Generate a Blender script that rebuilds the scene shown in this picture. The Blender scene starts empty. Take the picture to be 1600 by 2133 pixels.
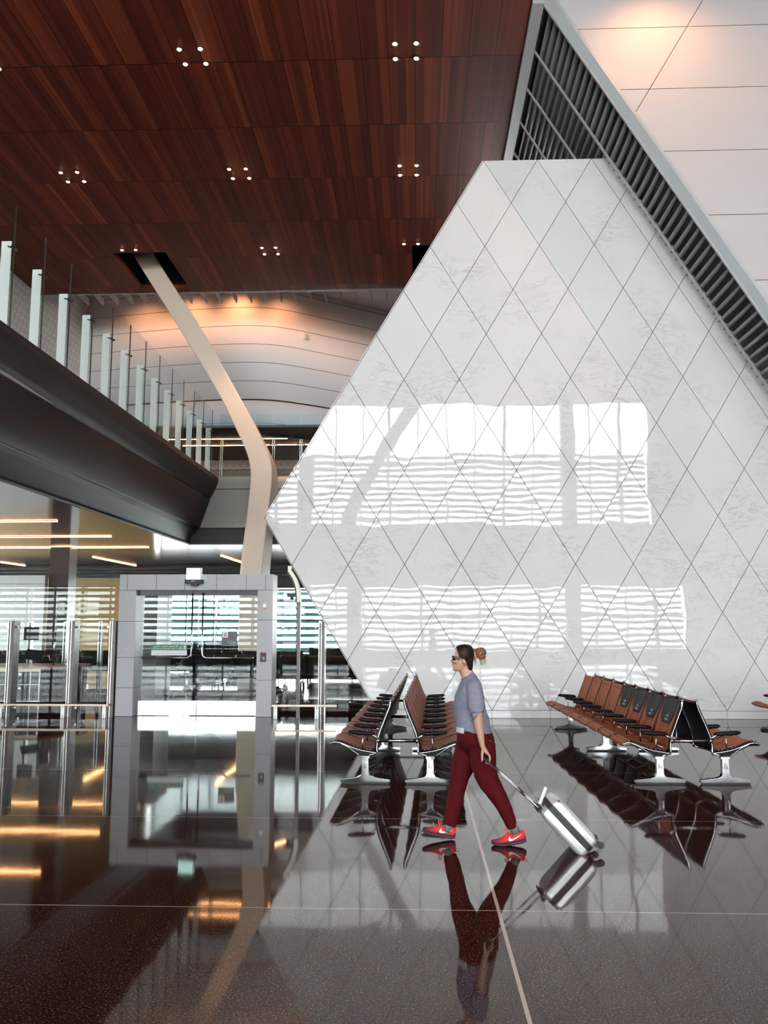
import bpy, bmesh, math, random
from mathutils import Vector, Matrix
from math import sin, cos, pi, radians, sqrt, atan2, floor
random.seed(7)
sc = bpy.context.scene
COL = sc.collection

# ---------------------------------------------------------------- camera
cam = bpy.data.cameras.new('camera'); camo = bpy.data.objects.new('camera', cam); COL.objects.link(camo)
cam.sensor_fit = 'HORIZONTAL'; cam.sensor_width = 36.0; cam.lens = 36.0 * 1800 / 1600
cam.clip_end = 400
camo.location = (0, 0, 1.82)
camo.rotation_euler = (radians(90 + 7.25), 0, radians(2.21))
sc.camera = camo
# ---------------------------------------------------------------- view
sc.view_settings.view_transform = 'Standard'; sc.view_settings.look = 'None'
sc.view_settings.gamma = 1.0; sc.view_settings.use_curve_mapping = False
sc.view_settings.exposure = 2.42
cy = sc.cycles
cy.max_bounces = 9; cy.diffuse_bounces = 4; cy.glossy_bounces = 5; cy.transmission_bounces = 4
cy.transparent_max_bounces = 16; cy.sample_clamp_indirect = 6.0; cy.use_denoising = True
cy.caustics_reflective = False; cy.caustics_refractive = False; cy.blur_glossy = 0.3
# ---------------------------------------------------------------- overcast sky
world = bpy.data.worlds.new('sky'); sc.world = world; world.use_nodes = True
wn = world.node_tree.nodes; wl = world.node_tree.links
bg = wn['Background']; bg.inputs['Strength'].default_value = 5.2
tc = wn.new('ShaderNodeTexCoord'); sx = wn.new('ShaderNodeSeparateXYZ'); rp = wn.new('ShaderNodeValToRGB')
wl.new(tc.outputs['Generated'], sx.inputs[0]); wl.new(sx.outputs['Z'], rp.inputs[0]); wl.new(rp.outputs[0], bg.inputs[0])
rp.color_ramp.elements[0].position = 0.0; rp.color_ramp.elements[0].color = (1.0, 1.0, 1.0, 1)
rp.color_ramp.elements[1].position = 1.0; rp.color_ramp.elements[1].color = (0.88, 0.94, 1.0, 1)

def portal(name, loc, rot, sx_, sy_):
    l = bpy.data.lights.new(name, 'AREA'); l.shape = 'RECTANGLE'; l.size = sx_; l.size_y = sy_
    l.cycles.is_portal = True
    o = bpy.data.objects.new(name, l); COL.objects.link(o); o.location = loc; o.rotation_euler = rot
    return o
portal('window_portal', (-5, -12.9, 10.2), (radians(90), 0, 0), 46, 7)       # faces +Y, hall windows, upper
portal('window_portal', (-5, -12.9, 2.0), (radians(90), 0, 0), 46, 3.4)      # lower
portal('window_portal', (-8, 42.9, 1.8), (radians(-90), 0, 0), 12, 3.4)      # far windows, faces -Y
portal('window_portal', (-24.4, 29, 2.1), (radians(90), 0, radians(-90)), 24, 3.6)   # added left lounge windows, faces +X

# ---------------------------------------------------------------- materials
M = {}
def nmat(name):
    m = bpy.data.materials.new(name); m.use_nodes = True
    nt = m.node_tree
    return m, nt, nt.nodes['Principled BSDF']
def mat(name, col, rough=0.5, metal=0.0, coat=0.0, spec=0.5, noise=0.0, nscale=8.0, sheen=0.0):
    m, nt, p = nmat(name)
    p.inputs['Base Color'].default_value = (*col, 1); p.inputs['Roughness'].default_value = rough
    p.inputs['Metallic'].default_value = metal; p.inputs['Coat Weight'].default_value = coat
    p.inputs['Specular IOR Level'].default_value = spec
    p.inputs['Sheen Weight'].default_value = sheen
    if noise > 0:
        t = nt.nodes.new('ShaderNodeTexCoord'); n = nt.nodes.new('ShaderNodeTexNoise'); n.inputs['Scale'].default_value = nscale
        n.inputs['Detail'].default_value = 4
        nt.links.new(t.outputs['Object'], n.inputs['Vector'])
        mx = nt.nodes.new('ShaderNodeMix'); mx.data_type = 'RGBA'
        mx.inputs[6].default_value = (*[c * (1 - noise) for c in col], 1); mx.inputs[7].default_value = (*[min(1, c * (1 + noise)) for c in col], 1)
        nt.links.new(n.outputs['Fac'], mx.inputs[0]); nt.links.new(mx.outputs[2], p.inputs['Base Color'])
    M[name] = m
    return m
def emis(name, col, s):
    m, nt, p = nmat(name)
    p.inputs['Base Color'].default_value = (0.02, 0.02, 0.02, 1)
    p.inputs['Emission Color'].default_value = (*col, 1); p.inputs['Emission Strength'].default_value = s
    M[name] = m; return m
class NT:
    """small helper to write math node chains"""
    def __init__(s, nt): s.nt = nt
    def m(s, op, a, b=None, c=None):
        n = s.nt.nodes.new('ShaderNodeMath'); n.operation = op
        for i, v in enumerate((a, b, c)):
            if v is None: continue
            if isinstance(v, (int, float)): n.inputs[i].default_value = v
            else: s.nt.links.new(v, n.inputs[i])
        return n.outputs[0]
    def xyz(s):
        g = s.nt.nodes.new('ShaderNodeNewGeometry'); q = s.nt.nodes.new('ShaderNodeSeparateXYZ')
        s.nt.links.new(g.outputs['Position'], q.inputs[0]); return q.outputs, g.outputs['Position']
    def comb(s, x, y, z=0.0):
        n = s.nt.nodes.new('ShaderNodeCombineXYZ')
        for i, v in enumerate((x, y, z)):
            if isinstance(v, (int, float)): n.inputs[i].default_value = v
            else: s.nt.links.new(v, n.inputs[i])
        return n.outputs[0]
    def white(s, vec):
        n = s.nt.nodes.new('ShaderNodeTexWhiteNoise'); n.noise_dimensions = '3D'; s.nt.links.new(vec, n.inputs['Vector']); return n.outputs['Value']
    def noise(s, vec, scale, detail=3, rough=0.5, dist=0.0):
        n = s.nt.nodes.new('ShaderNodeTexNoise'); s.nt.links.new(vec, n.inputs['Vector'])
        n.inputs['Scale'].default_value = scale; n.inputs['Detail'].default_value = detail
        n.inputs['Roughness'].default_value = rough; n.inputs['Distortion'].default_value = dist; return n.outputs['Fac']
    def ramp(s, fac, stops):
        n = s.nt.nodes.new('ShaderNodeValToRGB'); s.nt.links.new(fac, n.inputs[0])
        e = n.color_ramp.elements
        while len(e) < len(stops): e.new(0.5)
        for i, (p, c) in enumerate(stops):
            e[i].position = p; e[i].color = (*c, 1) if len(c) == 3 else c
        return n.outputs[0]
    def mix(s, fac, a, b):
        n = s.nt.nodes.new('ShaderNodeMix'); n.data_type = 'RGBA'
        if isinstance(fac, (int, float)): n.inputs[0].default_value = fac
        else: s.nt.links.new(fac, n.inputs[0])
        for i, v in ((6, a), (7, b)):
            if isinstance(v, tuple): n.inputs[i].default_value = (*v, 1)
            else: s.nt.links.new(v, n.inputs[i])
        return n.outputs[2]
    def line(s, coord, period, off, width):
        """1 within width of multiples of period"""
        a = s.m('SUBTRACT', coord, off); b = s.m('DIVIDE', a, period); r = s.m('ROUND', b)
        d = s.m('ABSOLUTE', s.m('SUBTRACT', b, r)); return s.m('LESS_THAN', s.m('MULTIPLY', d, period), width)
    def bump(s, h, strength, dist, p):
        n = s.nt.nodes.new('ShaderNodeBump'); n.inputs['Strength'].default_value = strength; n.inputs['Distance'].default_value = dist
        s.nt.links.new(h, n.inputs['Height']); s.nt.links.new(n.outputs[0], p.inputs['Normal'])

# polished brown granite floor
m, nt, p = nmat('granite'); q = NT(nt); (X_, Y_, Z_), P_ = q.xyz()
sp = q.noise(P_, 85, 2, 0.75); sp2 = q.noise(P_, 40, 2, 0.6)
c = q.ramp(sp, [(0.36, (0.005, 0.002, 0.0015)), (0.50, (0.019, 0.006, 0.0045)), (0.58, (0.055, 0.019, 0.014)), (0.66, (0.22, 0.11, 0.078))])
c = q.mix(q.m('MULTIPLY', sp2, 0.5), c, (0.018, 0.005, 0.004))
cross = q.line(Y_, 2.56, 5.79, 0.0045)
c = q.mix(cross, c, (0.38, 0.30, 0.26))
strip = q.m('LESS_THAN', q.m('ABSOLUTE', q.m('SUBTRACT', X_, 0.505)), 0.011)
c = q.mix(strip, c, (0.45, 0.36, 0.30))
l1 = q.m('LESS_THAN', q.m('ABSOLUTE', q.m('SUBTRACT', X_, -4.42)), 0.006); c = q.mix(l1, c, (0.10, 0.08, 0.07))
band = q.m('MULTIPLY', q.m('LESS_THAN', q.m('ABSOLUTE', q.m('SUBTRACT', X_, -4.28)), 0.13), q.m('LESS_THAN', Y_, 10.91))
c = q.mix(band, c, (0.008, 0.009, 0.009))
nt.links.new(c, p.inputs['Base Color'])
rr = q.m('ADD', q.m('MULTIPLY', sp2, 0.05), 0.018); nt.links.new(rr, p.inputs['Roughness'])
p.inputs['IOR'].default_value = 1.42; nt.links.new(q.m('ADD', q.m('MULTIPLY', sp, 1.5), -0.28), p.inputs['Specular IOR Level']); p.inputs['Specular Tint'].default_value = (1.0, 0.89, 0.81, 1)
hb = q.noise(P_, 0.9, 2, 0.5); q.bump(hb, 0.10, 0.012, p)
M['granite'] = m

# wood veneer ceiling
m, nt, p = nmat('wood_ceiling'); q = NT(nt); (X_, Y_, Z_), P_ = q.xyz()
row = q.m('FLOOR', q.m('DIVIDE', q.m('SUBTRACT', Y_, 2.2), 2.44))
s1 = q.m('FLOOR', q.m('DIVIDE', X_, 0.07)); s2 = q.m('FLOOR', q.m('DIVIDE', X_, 0.187)); s3 = q.m('FLOOR', q.m('DIVIDE', X_, 0.56))
h1 = q.white(q.comb(s1, row, 1.0)); h2 = q.white(q.comb(s2, row, 2.0)); h3 = q.white(q.comb(s3, row, 3.0))
v = q.m('ADD', q.m('ADD', q.m('MULTIPLY', h1, 0.3), q.m('MULTIPLY', q.m('POWER', h2, 2.0), 0.5)), q.m('MULTIPLY', h3, 0.22))
gr = q.noise(q.comb(q.m('MULTIPLY', X_, 40.0), q.m('MULTIPLY', Y_, 0.8), row), 1.0, 4, 0.6)
v = q.m('ADD', v, q.m('MULTIPLY', q.m('SUBTRACT', gr, 0.5), 0.35))
c = q.ramp(v, [(0.0, (0.13, 0.024, 0.016)), (0.4, (0.21, 0.037, 0.023)), (0.75, (0.35, 0.068, 0.032)), (1.0, (0.52, 0.12, 0.052))])
c = q.mix(q.line(Y_, 2.44, 2.2, 0.010), c, (0.012, 0.004, 0.003))
c = q.mix(q.line(X_, 0.56, 0.0, 0.007), c, (0.012, 0.004, 0.003))
nt.links.new(c, p.inputs['Base Color']); p.inputs['Roughness'].default_value = 0.5; p.inputs['Specular IOR Level'].default_value = 0.12
M['wood_ceiling'] = m

# white marble
def marble(name, base, vein, gloss_ior, rough, joints=None):
    m, nt, p = nmat(name); q = NT(nt); (X_, Y_, Z_), P_ = q.xyz()
    mp = nt.nodes.new('ShaderNodeMapping'); nt.links.new(P_, mp.inputs[0]); mp.inputs['Rotation'].default_value = (0, radians(35), 0); mp.inputs['Scale'].default_value = (1, 1, 2.6)
    n1 = q.noise(mp.outputs[0], 2.3, 8, 0.62, 0.7)
    d = q.m('ABSOLUTE', q.m('SUBTRACT', n1, 0.5))
    v1 = q.ramp(d, [(0.0, (1, 1, 1)), (0.012, (0.25, 0.25, 0.25)), (0.05, (0, 0, 0))])
    n3 = q.noise(P_, 1.1, 2, 0.5); gate = q.ramp(n3, [(0.42, (0, 0, 0)), (0.68, (1, 1, 1))])
    n2 = q.noise(P_, 0.55, 5, 0.6, 0.3)
    c = q.mix(q.m('MULTIPLY', n2, 0.55), base, tuple(b * 0.80 for b in base))
    c = q.mix(q.m('MULTIPLY', q.m('MULTIPLY', v1, gate), 0.55), c, vein)
    if joints:
        w, h, x0, z0 = joints
        u = q.m('DIVIDE', q.m('SUBTRACT', X_, x0), w); vv = q.m('DIVIDE', q.m('SUBTRACT', Z_, z0), h)
        fu = q.m('FLOOR', q.m('ADD', u, vv)); fv = q.m('FLOOR', q.m('SUBTRACT', u, vv))
        hv = q.white(q.comb(fu, fv, 0.0))
        c = q.mix(q.m('MULTIPLY', hv, 0.13), c, tuple(b * 0.62 for b in base))
    nt.links.new(c, p.inputs['Base Color']); p.inputs['Roughness'].default_value = rough
    p.inputs['IOR'].default_value = gloss_ior
    hb = q.noise(P_, 1.1, 2, 0.5); q.bump(hb, 0.16, 0.01, p)
    if name == 'marble_grey': p.inputs['Specular IOR Level'].default_value = 0.25
    M[name] = m
marble('marble', (0.71, 0.705, 0.70), (0.20, 0.21, 0.23), 1.44, 0.012, (1.107, 1.857, 1.41, 0.15))
marble('marble_grey', (0.42, 0.42, 0.44), (0.20, 0.20, 0.21), 1.5, 0.38)

mat('joint', (0.03, 0.03, 0.035), 0.8)
mat('panel_grey', (0.50, 0.470, 0.475), 0.6, 0.0, spec=0.15, noise=0.03, nscale=0.6)
mat('trim_light', (0.44, 0.46, 0.47), 0.35, 0.2)
mat('trim_white', (0.78, 0.78, 0.78), 0.4)
mat('vane', (0.26, 0.27, 0.275), 0.35, 0.3)
mat('black', (0.012, 0.012, 0.014), 0.5)
mat('black_gloss', (0.008, 0.008, 0.010), 0.2, spec=0.3)
mat('soffit', (0.018, 0.017, 0.018), 0.12, spec=0.45)
mat('column', (0.80, 0.66, 0.54), 0.42, noise=0.02, nscale=0.5)
mat('column_dark', (0.50, 0.32, 0.20), 0.45)
mat('fascia', (0.040, 0.027, 0.031), 0.5, 0.0, spec=0.10, noise=0.05, nscale=0.7)
mat('fascia_lit', (0.62, 0.60, 0.55), 0.4, 0.1)  # fascia tone with window light put into the colour, for the balcony side
mat('white_panel', (0.72, 0.70, 0.70), 0.32)
mat('blue_panel', (0.42, 0.50, 0.56), 0.28)
mat('concrete', (0.09, 0.09, 0.088), 0.6, noise=0.25, nscale=1.2)
mat('chrome', (0.34, 0.34, 0.35), 0.06, 1.0)
mat('steel', (0.42, 0.41, 0.40), 0.25, 1.0)
mat('steel_dark', (0.06, 0.055, 0.055), 0.3, 0.8)
mat('kick_steel', (0.40, 0.41, 0.42), 0.14, 1.0)
mat('white_paint', (0.92, 0.92, 0.90), 0.35)
mat('leather_tan', (0.36, 0.088, 0.024), 0.55, spec=0.2, noise=0.15, nscale=14)
mat('leather_brown', (0.25, 0.075, 0.032), 0.55, spec=0.2, noise=0.15, nscale=14)
mat('seam', (0.09, 0.028, 0.014), 0.6)
mat('vinyl_black', (0.005, 0.005, 0.006), 0.42, spec=0.15)
mat('cover_navy', (0.009, 0.010, 0.013), 0.7)
mat('print_white', (0.30, 0.30, 0.31), 0.6)
mat('rubber', (0.015, 0.015, 0.015), 0.6)
mat('wood_brown', (0.035, 0.016, 0.012), 0.35, noise=0.2, nscale=2)
mat('wood_top', (0.18, 0.07, 0.035), 0.3, noise=0.2, nscale=6)
mat('yellow_wall', (0.26, 0.17, 0.06), 0.5)
mat('green_sign', (0.0, 0.13, 0.05), 0.4)
mat('red_sign', (0.32, 0.03, 0.025), 0.4)
mat('sign_white', (0.60, 0.60, 0.60), 0.4)
mat('sign_navy', (0.025, 0.026, 0.035), 0.35)
mat('brass', (0.42, 0.33, 0.26), 0.3, 0.6)
mat('mullion', (0.05, 0.055, 0.06), 0.4, 0.5)
mat('ground_out', (0.55, 0.55, 0.52), 0.9)
emis('lamp_warm', (1.0, 0.62, 0.36), 10.0)
emis('lamp_line', (1.0, 0.44, 0.18), 6.0)
emis('exit_lit', (0.62, 1.0, 0.90), 0.45)
emis('exit_green', (0.04, 0.45, 0.30), 0.12)

# glass: clear with a Fresnel mirror layer
def glass(name, tint, refl=1.0):
    m = bpy.data.materials.new(name); m.use_nodes = True; nt = m.node_tree; nt.nodes.clear()
    o = nt.nodes.new('ShaderNodeOutputMaterial'); mx = nt.nodes.new('ShaderNodeMixShader')
    t = nt.nodes.new('ShaderNodeBsdfTransparent'); t.inputs[0].default_value = (*tint, 1)
    g = nt.nodes.new('ShaderNodeBsdfGlossy'); g.inputs['Roughness'].default_value = 0.0
    f = nt.nodes.new('ShaderNodeFresnel'); ge = nt.nodes.new('ShaderNodeNewGeometry')
    io = nt.nodes.new('ShaderNodeMapRange'); io.inputs[3].default_value = 1.5; io.inputs[4].default_value = 1 / 1.5   # same IOR seen from either side
    nt.links.new(ge.outputs['Backfacing'], io.inputs[0]); nt.links.new(io.outputs[0], f.inputs[0])
    mm = nt.nodes.new('ShaderNodeMath'); mm.operation = 'MULTIPLY'; mm.inputs[1].default_value = refl; nt.links.new(f.outputs[0], mm.inputs[0])
    nt.links.new(mm.outputs[0], mx.inputs[0]); nt.links.new(t.outputs[0], mx.inputs[1]); nt.links.new(g.outputs[0], mx.inputs[2]); nt.links.new(mx.outputs[0], o.inputs[0])
    M[name] = m
glass('glass', (0.94, 0.97, 0.965), 0.35)
glass('glass_door', (0.90, 0.95, 0.95), 0.5)
glass('glass_window', (0.97, 1.0, 1.0), 0.6)
# translucent louvre blade
m = bpy.data.materials.new('louvre'); m.use_nodes = True; nt = m.node_tree; nt.nodes.clear()
o = nt.nodes.new('ShaderNodeOutputMaterial'); mx = nt.nodes.new('ShaderNodeMixShader'); mx.inputs[0].default_value = 0.5
d = nt.nodes.new('ShaderNodeBsdfDiffuse'); d.inputs[0].default_value = (0.10, 0.22, 0.22, 1)
t = nt.nodes.new('ShaderNodeBsdfTranslucent'); t.inputs[0].default_value = (0.06, 0.16, 0.16, 1)
nt.links.new(d.outputs[0], mx.inputs[1]); nt.links.new(t.outputs[0], mx.inputs[2]); nt.links.new(mx.outputs[0], o.inputs[0]); M['louvre'] = m

# hexagonal fretwork screen
m, nt, p = nmat('hex_screen'); q = NT(nt); (X_, Y_, Z_), P_ = q.xyz()
def hexfield(q, a, b, s):
    a = q.m('MULTIPLY', a, s); b = q.m('MULTIPLY', b, s); R3 = 1.7320508
    def half(oa, ob):
        x = q.m('ABSOLUTE', q.m('SUBTRACT', q.m('FLOORED_MODULO', q.m('ADD', a, oa), 1.0), 0.5)); y = q.m('ABSOLUTE', q.m('SUBTRACT', q.m('FLOORED_MODULO', q.m('ADD', b, ob), R3), R3 / 2))
        return q.m('MAXIMUM', x, q.m('ADD', q.m('MULTIPLY', x, 0.5), q.m('MULTIPLY', y, R3 / 2)))
    return q.m('SUBTRACT', 0.5, q.m('MINIMUM', half(0.0, 0.0), half(0.5, R3 / 2)))
dd = hexfield(q, q.m('ADD', Y_, X_), Z_, 3.2)
c = q.ramp(dd, [(0.03, (0.88, 0.88, 0.88)), (0.06, (0.56, 0.55, 0.55))])
nt.links.new(c, p.inputs['Base Color']); p.inputs['Roughness'].default_value = 0.5; M['hex_screen'] = m
# curved white panel wall with joints along Z
def joint_wall(name, base, period, off, w=0.012, dark=(0.30, 0.29, 0.30)):
    m, nt, p = nmat(name); q = NT(nt); (X_, Y_, Z_), P_ = q.xyz()
    c = q.mix(q.line(Z_, period, off, w), base, dark)
    nt.links.new(c, p.inputs['Base Color']); p.inputs['Roughness'].default_value = 0.45; p.inputs['Specular IOR Level'].default_value = 0.2; M[name] = m
joint_wall('white_joint', (0.82, 0.78, 0.77), 0.75, 10.5, 0.014, (0.25, 0.24, 0.24))
joint_wall('blue_joint', (0.46, 0.53, 0.58), 0.95, 10.5, 0.010, (0.2, 0.24, 0.27))
joint_wall('white_low', (0.74, 0.76, 0.76), 0.62, 0.05)
joint_wall('concrete_joint', (0.24, 0.23, 0.215), 0.8, 6.9, 0.012, (0.1, 0.1, 0.1))

# ---------------------------------------------------------------- mesh builder
class MB:
    def __init__(s): s.v = []; s.f = []; s.sm = []; s.mi = []
    def add(s, vs, fs, smooth=False, mi=0):
        o = len(s.v); s.v += [tuple(v) for v in vs]
        for f in fs: s.f.append([i + o for i in f]); s.sm.append(smooth); s.mi.append(mi)
        return s
    def box(s, a, b, mi=0):
        x0, y0, z0 = [min(a[i], b[i]) for i in range(3)]; x1, y1, z1 = [max(a[i], b[i]) for i in range(3)]
        vs = [(x0, y0, z0), (x1, y0, z0), (x1, y1, z0), (x0, y1, z0), (x0, y0, z1), (x1, y0, z1), (x1, y1, z1), (x0, y1, z1)]
        return s.add(vs, [(0, 3, 2, 1), (4, 5, 6, 7), (0, 1, 5, 4), (1, 2, 6, 5), (2, 3, 7, 6), (3, 0, 4, 7)], False, mi)
    def obox(s, c, size, R, mi=0):
        hx, hy, hz = [k / 2 for k in size]; vs = []
        for z in (-hz, hz):
            for x, y in ((-hx, -hy), (hx, -hy), (hx, hy), (-hx, hy)): vs.append(Vector(c) + R @ Vector((x, y, z)))
        return s.add(vs, [(0, 3, 2, 1), (4, 5, 6, 7), (0, 1, 5, 4), (1, 2, 6, 5), (2, 3, 7, 6), (3, 0, 4, 7)], False, mi)
    def bar(s, p0, p1, w, d, up=(0, 0, 1), mi=0):
        p0 = Vector(p0); p1 = Vector(p1); t = (p1 - p0); L = t.length; t.normalize()
        u = Vector(up); side = t.cross(u)
        if side.length < 1e-4: side = t.cross(Vector((1, 0, 0)))
        side.normalize(); u = side.cross(t).normalized()
        R = Matrix((side, t, u)).transposed()
        return s.obox((p0 + p1) / 2, (w, L, d), R, mi)
    def prism(s, pts, axis, a, b, smooth=False, mi=0):
        """pts 2D outline; axis 'y': (x,z) outline swept from y=a to b ; 'x': (y,z) ; 'z': (x,y)"""
        def P(u, v, w):
            return {'y': (u, w, v), 'x': (w, u, v), 'z': (u, v, w)}[axis]
        n = len(pts); vs = [P(u, v, a) for u, v in pts] + [P(u, v, b) for u, v in pts]
        s.add(vs, [list(range(n))[::-1], list(range(n, 2 * n))] , False, mi)
        o = len(s.v) - 2 * n
        for i in range(n):
            j = (i + 1) % n; s.f.append([o + i, o + j, o + n + j, o + n + i]); s.sm.append(smooth); s.mi.append(mi)
        return s
    def tube(s, pts, r, n=10, cap=True, smooth=True, mi=0, ell=None, up=None):
        pts = [Vector(p) for p in pts]; k = len(pts)
        rs = r if isinstance(r, (list, tuple)) else [r] * k
        prev = None; vs = []
        for i, p in enumerate(pts):
            t = (pts[min(i + 1, k - 1)] - pts[max(i - 1, 0)])
            if t.length < 1e-9: t = Vector((0, 0, 1))
            t.normalize()
            if prev is None:
                a = Vector(up) if up else (Vector((0, 1, 0)) if abs(t.y) < 0.9 else Vector((1, 0, 0)))
            else: a = prev
            a = (a - t * a.dot(t)).normalized(); prev = a; b = t.cross(a)
            ra = rs[i] if not isinstance(rs[i], tuple) else rs[i][0]; rb = rs[i] if not isinstance(rs[i], tuple) else rs[i][1]
            for j in range(n):
                th = 2 * pi * j / n; vs.append(p + a * (cos(th) * ra) + b * (sin(th) * rb))
        fs = []
        for i in range(k - 1):
            for j in range(n):
                j2 = (j + 1) % n; fs.append((i * n + j, i * n + j2, (i + 1) * n + j2, (i + 1) * n + j))
        s.add(vs, fs, smooth, mi)
        if cap:
            o = len(s.v) - len(vs)
            s.f.append([o + j for j in range(n)][::-1]); s.sm.append(False); s.mi.append(mi)
            s.f.append([o + (k - 1) * n + j for j in range(n)]); s.sm.append(False); s.mi.append(mi)
        return s
    def cyl(s, p0, p1, r, n=16, mi=0, r2=None): return s.tube([p0, p1], [r, r if r2 is None else r2], n, True, True, mi)
    def rings(s, rings, cap=True, smooth=True, mi=0):
        """rings = list of equal-length point loops"""
        n = len(rings[0]); vs = [p for r in rings for p in r]; fs = []
        for i in range(len(rings) - 1):
            for j in range(n):
                j2 = (j + 1) % n; fs.append((i * n + j, i * n + j2, (i + 1) * n + j2, (i + 1) * n + j))
        if cap: fs += [tuple(range(n))[::-1], tuple((len(rings) - 1) * n + j for j in range(n))]
        return s.add(vs, fs, smooth, mi)
    def ball(s, c, r, n=12, mi=0, R=None):
        r = r if isinstance(r, (list, tuple)) else (r, r, r); c = Vector(c); vs = []; m_ = n // 2 + 1
        for i in range(1, m_):
            ph = pi * i / m_
            for j in range(n):
                th = 2 * pi * j / n; v = Vector((r[0] * sin(ph) * cos(th), r[1] * sin(ph) * sin(th), r[2] * cos(ph)))
                vs.append(c + (R @ v if R else v))
        k = m_ - 1
        top = Vector((0, 0, r[2])); vs.append(c + (R @ top if R else top)); vs.append(c - (R @ top if R else top))
        fs = []
        for i in range(k - 1):
            for j in range(n):
                j2 = (j + 1) % n; fs.append((i * n + j, (i + 1) * n + j, (i + 1) * n + j2, i * n + j2))
        for j in range(n):
            j2 = (j + 1) % n; fs.append((k * n, j, j2)); fs.append((k * n + 1, (k - 1) * n + j2, (k - 1) * n + j))
        return s.add(vs, fs, True, mi)
    def build(s, name, mats, parent=None, off=(0, 0, 0), bevel=0.0, fix=True):
        me = bpy.data.meshes.new(name)
        me.from_pydata([(v[0] - off[0], v[1] - off[1], v[2] - off[2]) for v in s.v], [], s.f)
        if not isinstance(mats, (list, tuple)): mats = [mats]
        for mm in mats: me.materials.append(M[mm] if isinstance(mm, str) else mm)
        me.polygons.foreach_set('use_smooth', s.sm); me.polygons.foreach_set('material_index', s.mi)
        me.update()
        if fix or bevel > 0:
            bm = bmesh.new(); bm.from_mesh(me)
            if fix: bmesh.ops.recalc_face_normals(bm, faces=bm.faces)
            if bevel > 0:
                es = [e for e in bm.edges if len(e.link_faces) == 2 and e.calc_face_angle(0) > 0.6]
                bmesh.ops.bevel(bm, geom=es, offset=bevel, segments=2, affect='EDGES', profile=0.6, clamp_overlap=True)
            bm.to_mesh(me); bm.free()
        ob = bpy.data.objects.new(name, me); COL.objects.link(ob)
        if parent: ob.parent = parent
        else: ob.location = off
        return ob
def tag(o, label, cat=None, group=None, kind=None):
    if label: o['label'] = label
    if cat: o['category'] = cat
    if group: o['group'] = group
    if kind: o['kind'] = kind
    return o
def thing(name, label, cat, loc, group=None, rz=0):
    o = bpy.data.objects.new(name, None); COL.objects.link(o); o.location = loc; o.rotation_euler = (0, 0, rz)
    o.empty_display_size = 0.1
    return tag(o, label, cat, group)
def struct(o, label, cat): return tag(o, label, cat, None, 'structure')
def copy_tree(o, parent=None):
    c = o.copy(); COL.objects.link(c)
    if parent is not None: c.parent = parent; c.matrix_parent_inverse = o.matrix_parent_inverse.copy()
    for ch in list(o.children): copy_tree(ch, c)
    return c
def eval_mesh(ob, mods):
    """apply modifiers given as (type, dict) and keep one mesh"""
    for t, kw in mods:
        md = ob.modifiers.new(t.lower(), t)
        for k, v in kw.items(): setattr(md, k, v)
    dg = bpy.context.evaluated_depsgraph_get(); dg.update()
    me = bpy.data.meshes.new_from_object(ob.evaluated_get(dg)); ob.modifiers.clear(); old = ob.data; ob.data = me
    if len(me.materials) == 0 or me.materials[0] is None:
        me.materials.clear()
        for mm in old.materials: me.materials.append(mm)
    for p_ in me.polygons: p_.use_smooth = True
    return ob

# ================================================================ STRUCTURE
W = 16.9; HC = 13.6
b = MB(); b.box((-24, -12.4, -0.25), (14.2, 42.2, 0)); struct(b.build('floor', 'granite'), 'polished dark brown speckled granite floor with thin joints', 'floor')
b = MB(); b.box((-120, -150, -0.4), (120, 150, -0.26)); struct(b.build('ground', 'ground_out'), 'pale concrete apron outside the windows', 'ground')
# upper floor slab
b = MB(); b.box((-24, -12.3, 6.3), (-7.05, 28.9, 6.64)); b.box((-24, 28.9, 6.3), (9.4, 41, 6.64))
struct(b.build('floor', 'concrete'), 'upper level floor slab behind the glass balustrade', 'floor')
# wood ceiling with two column recesses
holes = [(-9.74, -8.05, 26.2, 29.15), (-0.12, 1.55, 26.0, 29.15)]
xs = [-13.7, -9.74, -8.05, -0.12, 1.55, 2.25, 14.2]; ys = [-12.3, 15.2, 26.0, 26.2, 29.15, 29.5]
b = MB()
for i in range(len(xs) - 1):
    for j in range(len(ys) - 1):
        cx = (xs[i] + xs[i + 1]) / 2; cyy = (ys[j] + ys[j + 1]) / 2
        if any(h[0] < cx < h[1] and h[2] < cyy < h[3] for h in holes): continue
        if cx > 2.25 and cyy > 15.2: continue
        b.box((xs[i], ys[j], HC), (xs[i + 1], ys[j + 1], HC + 0.12))
ceil = struct(b.build('ceiling', 'wood_ceiling'), 'dark red-brown wood veneer plank ceiling', 'ceiling')
for h in holes:
    b = MB(); x0, x1, y0, y1 = h; t = 0.04; top = HC + 1.6
    b.box((x0 - t, y0 - t, HC + 0.125), (x0, y1 + t, top)); b.box((x1, y0 - t, HC + 0.125), (x1 + t, y1 + t, top))
    b.box((x0, y0 - t, HC + 0.125), (x1, y0, top)); b.box((x0, y1, HC + 0.125), (x1, y1 + t, top)); b.box((x0 - t, y0 - t, top), (x1 + t, y1 + t, top + t))
    b.build('ceiling_recess', 'black', ceil)
b = MB(); b.box((-13.7, 29.5, HC - 0.05), (2.25, 29.56, HC + 0.16)); b.build('edge_strip', 'steel', ceil)
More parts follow.
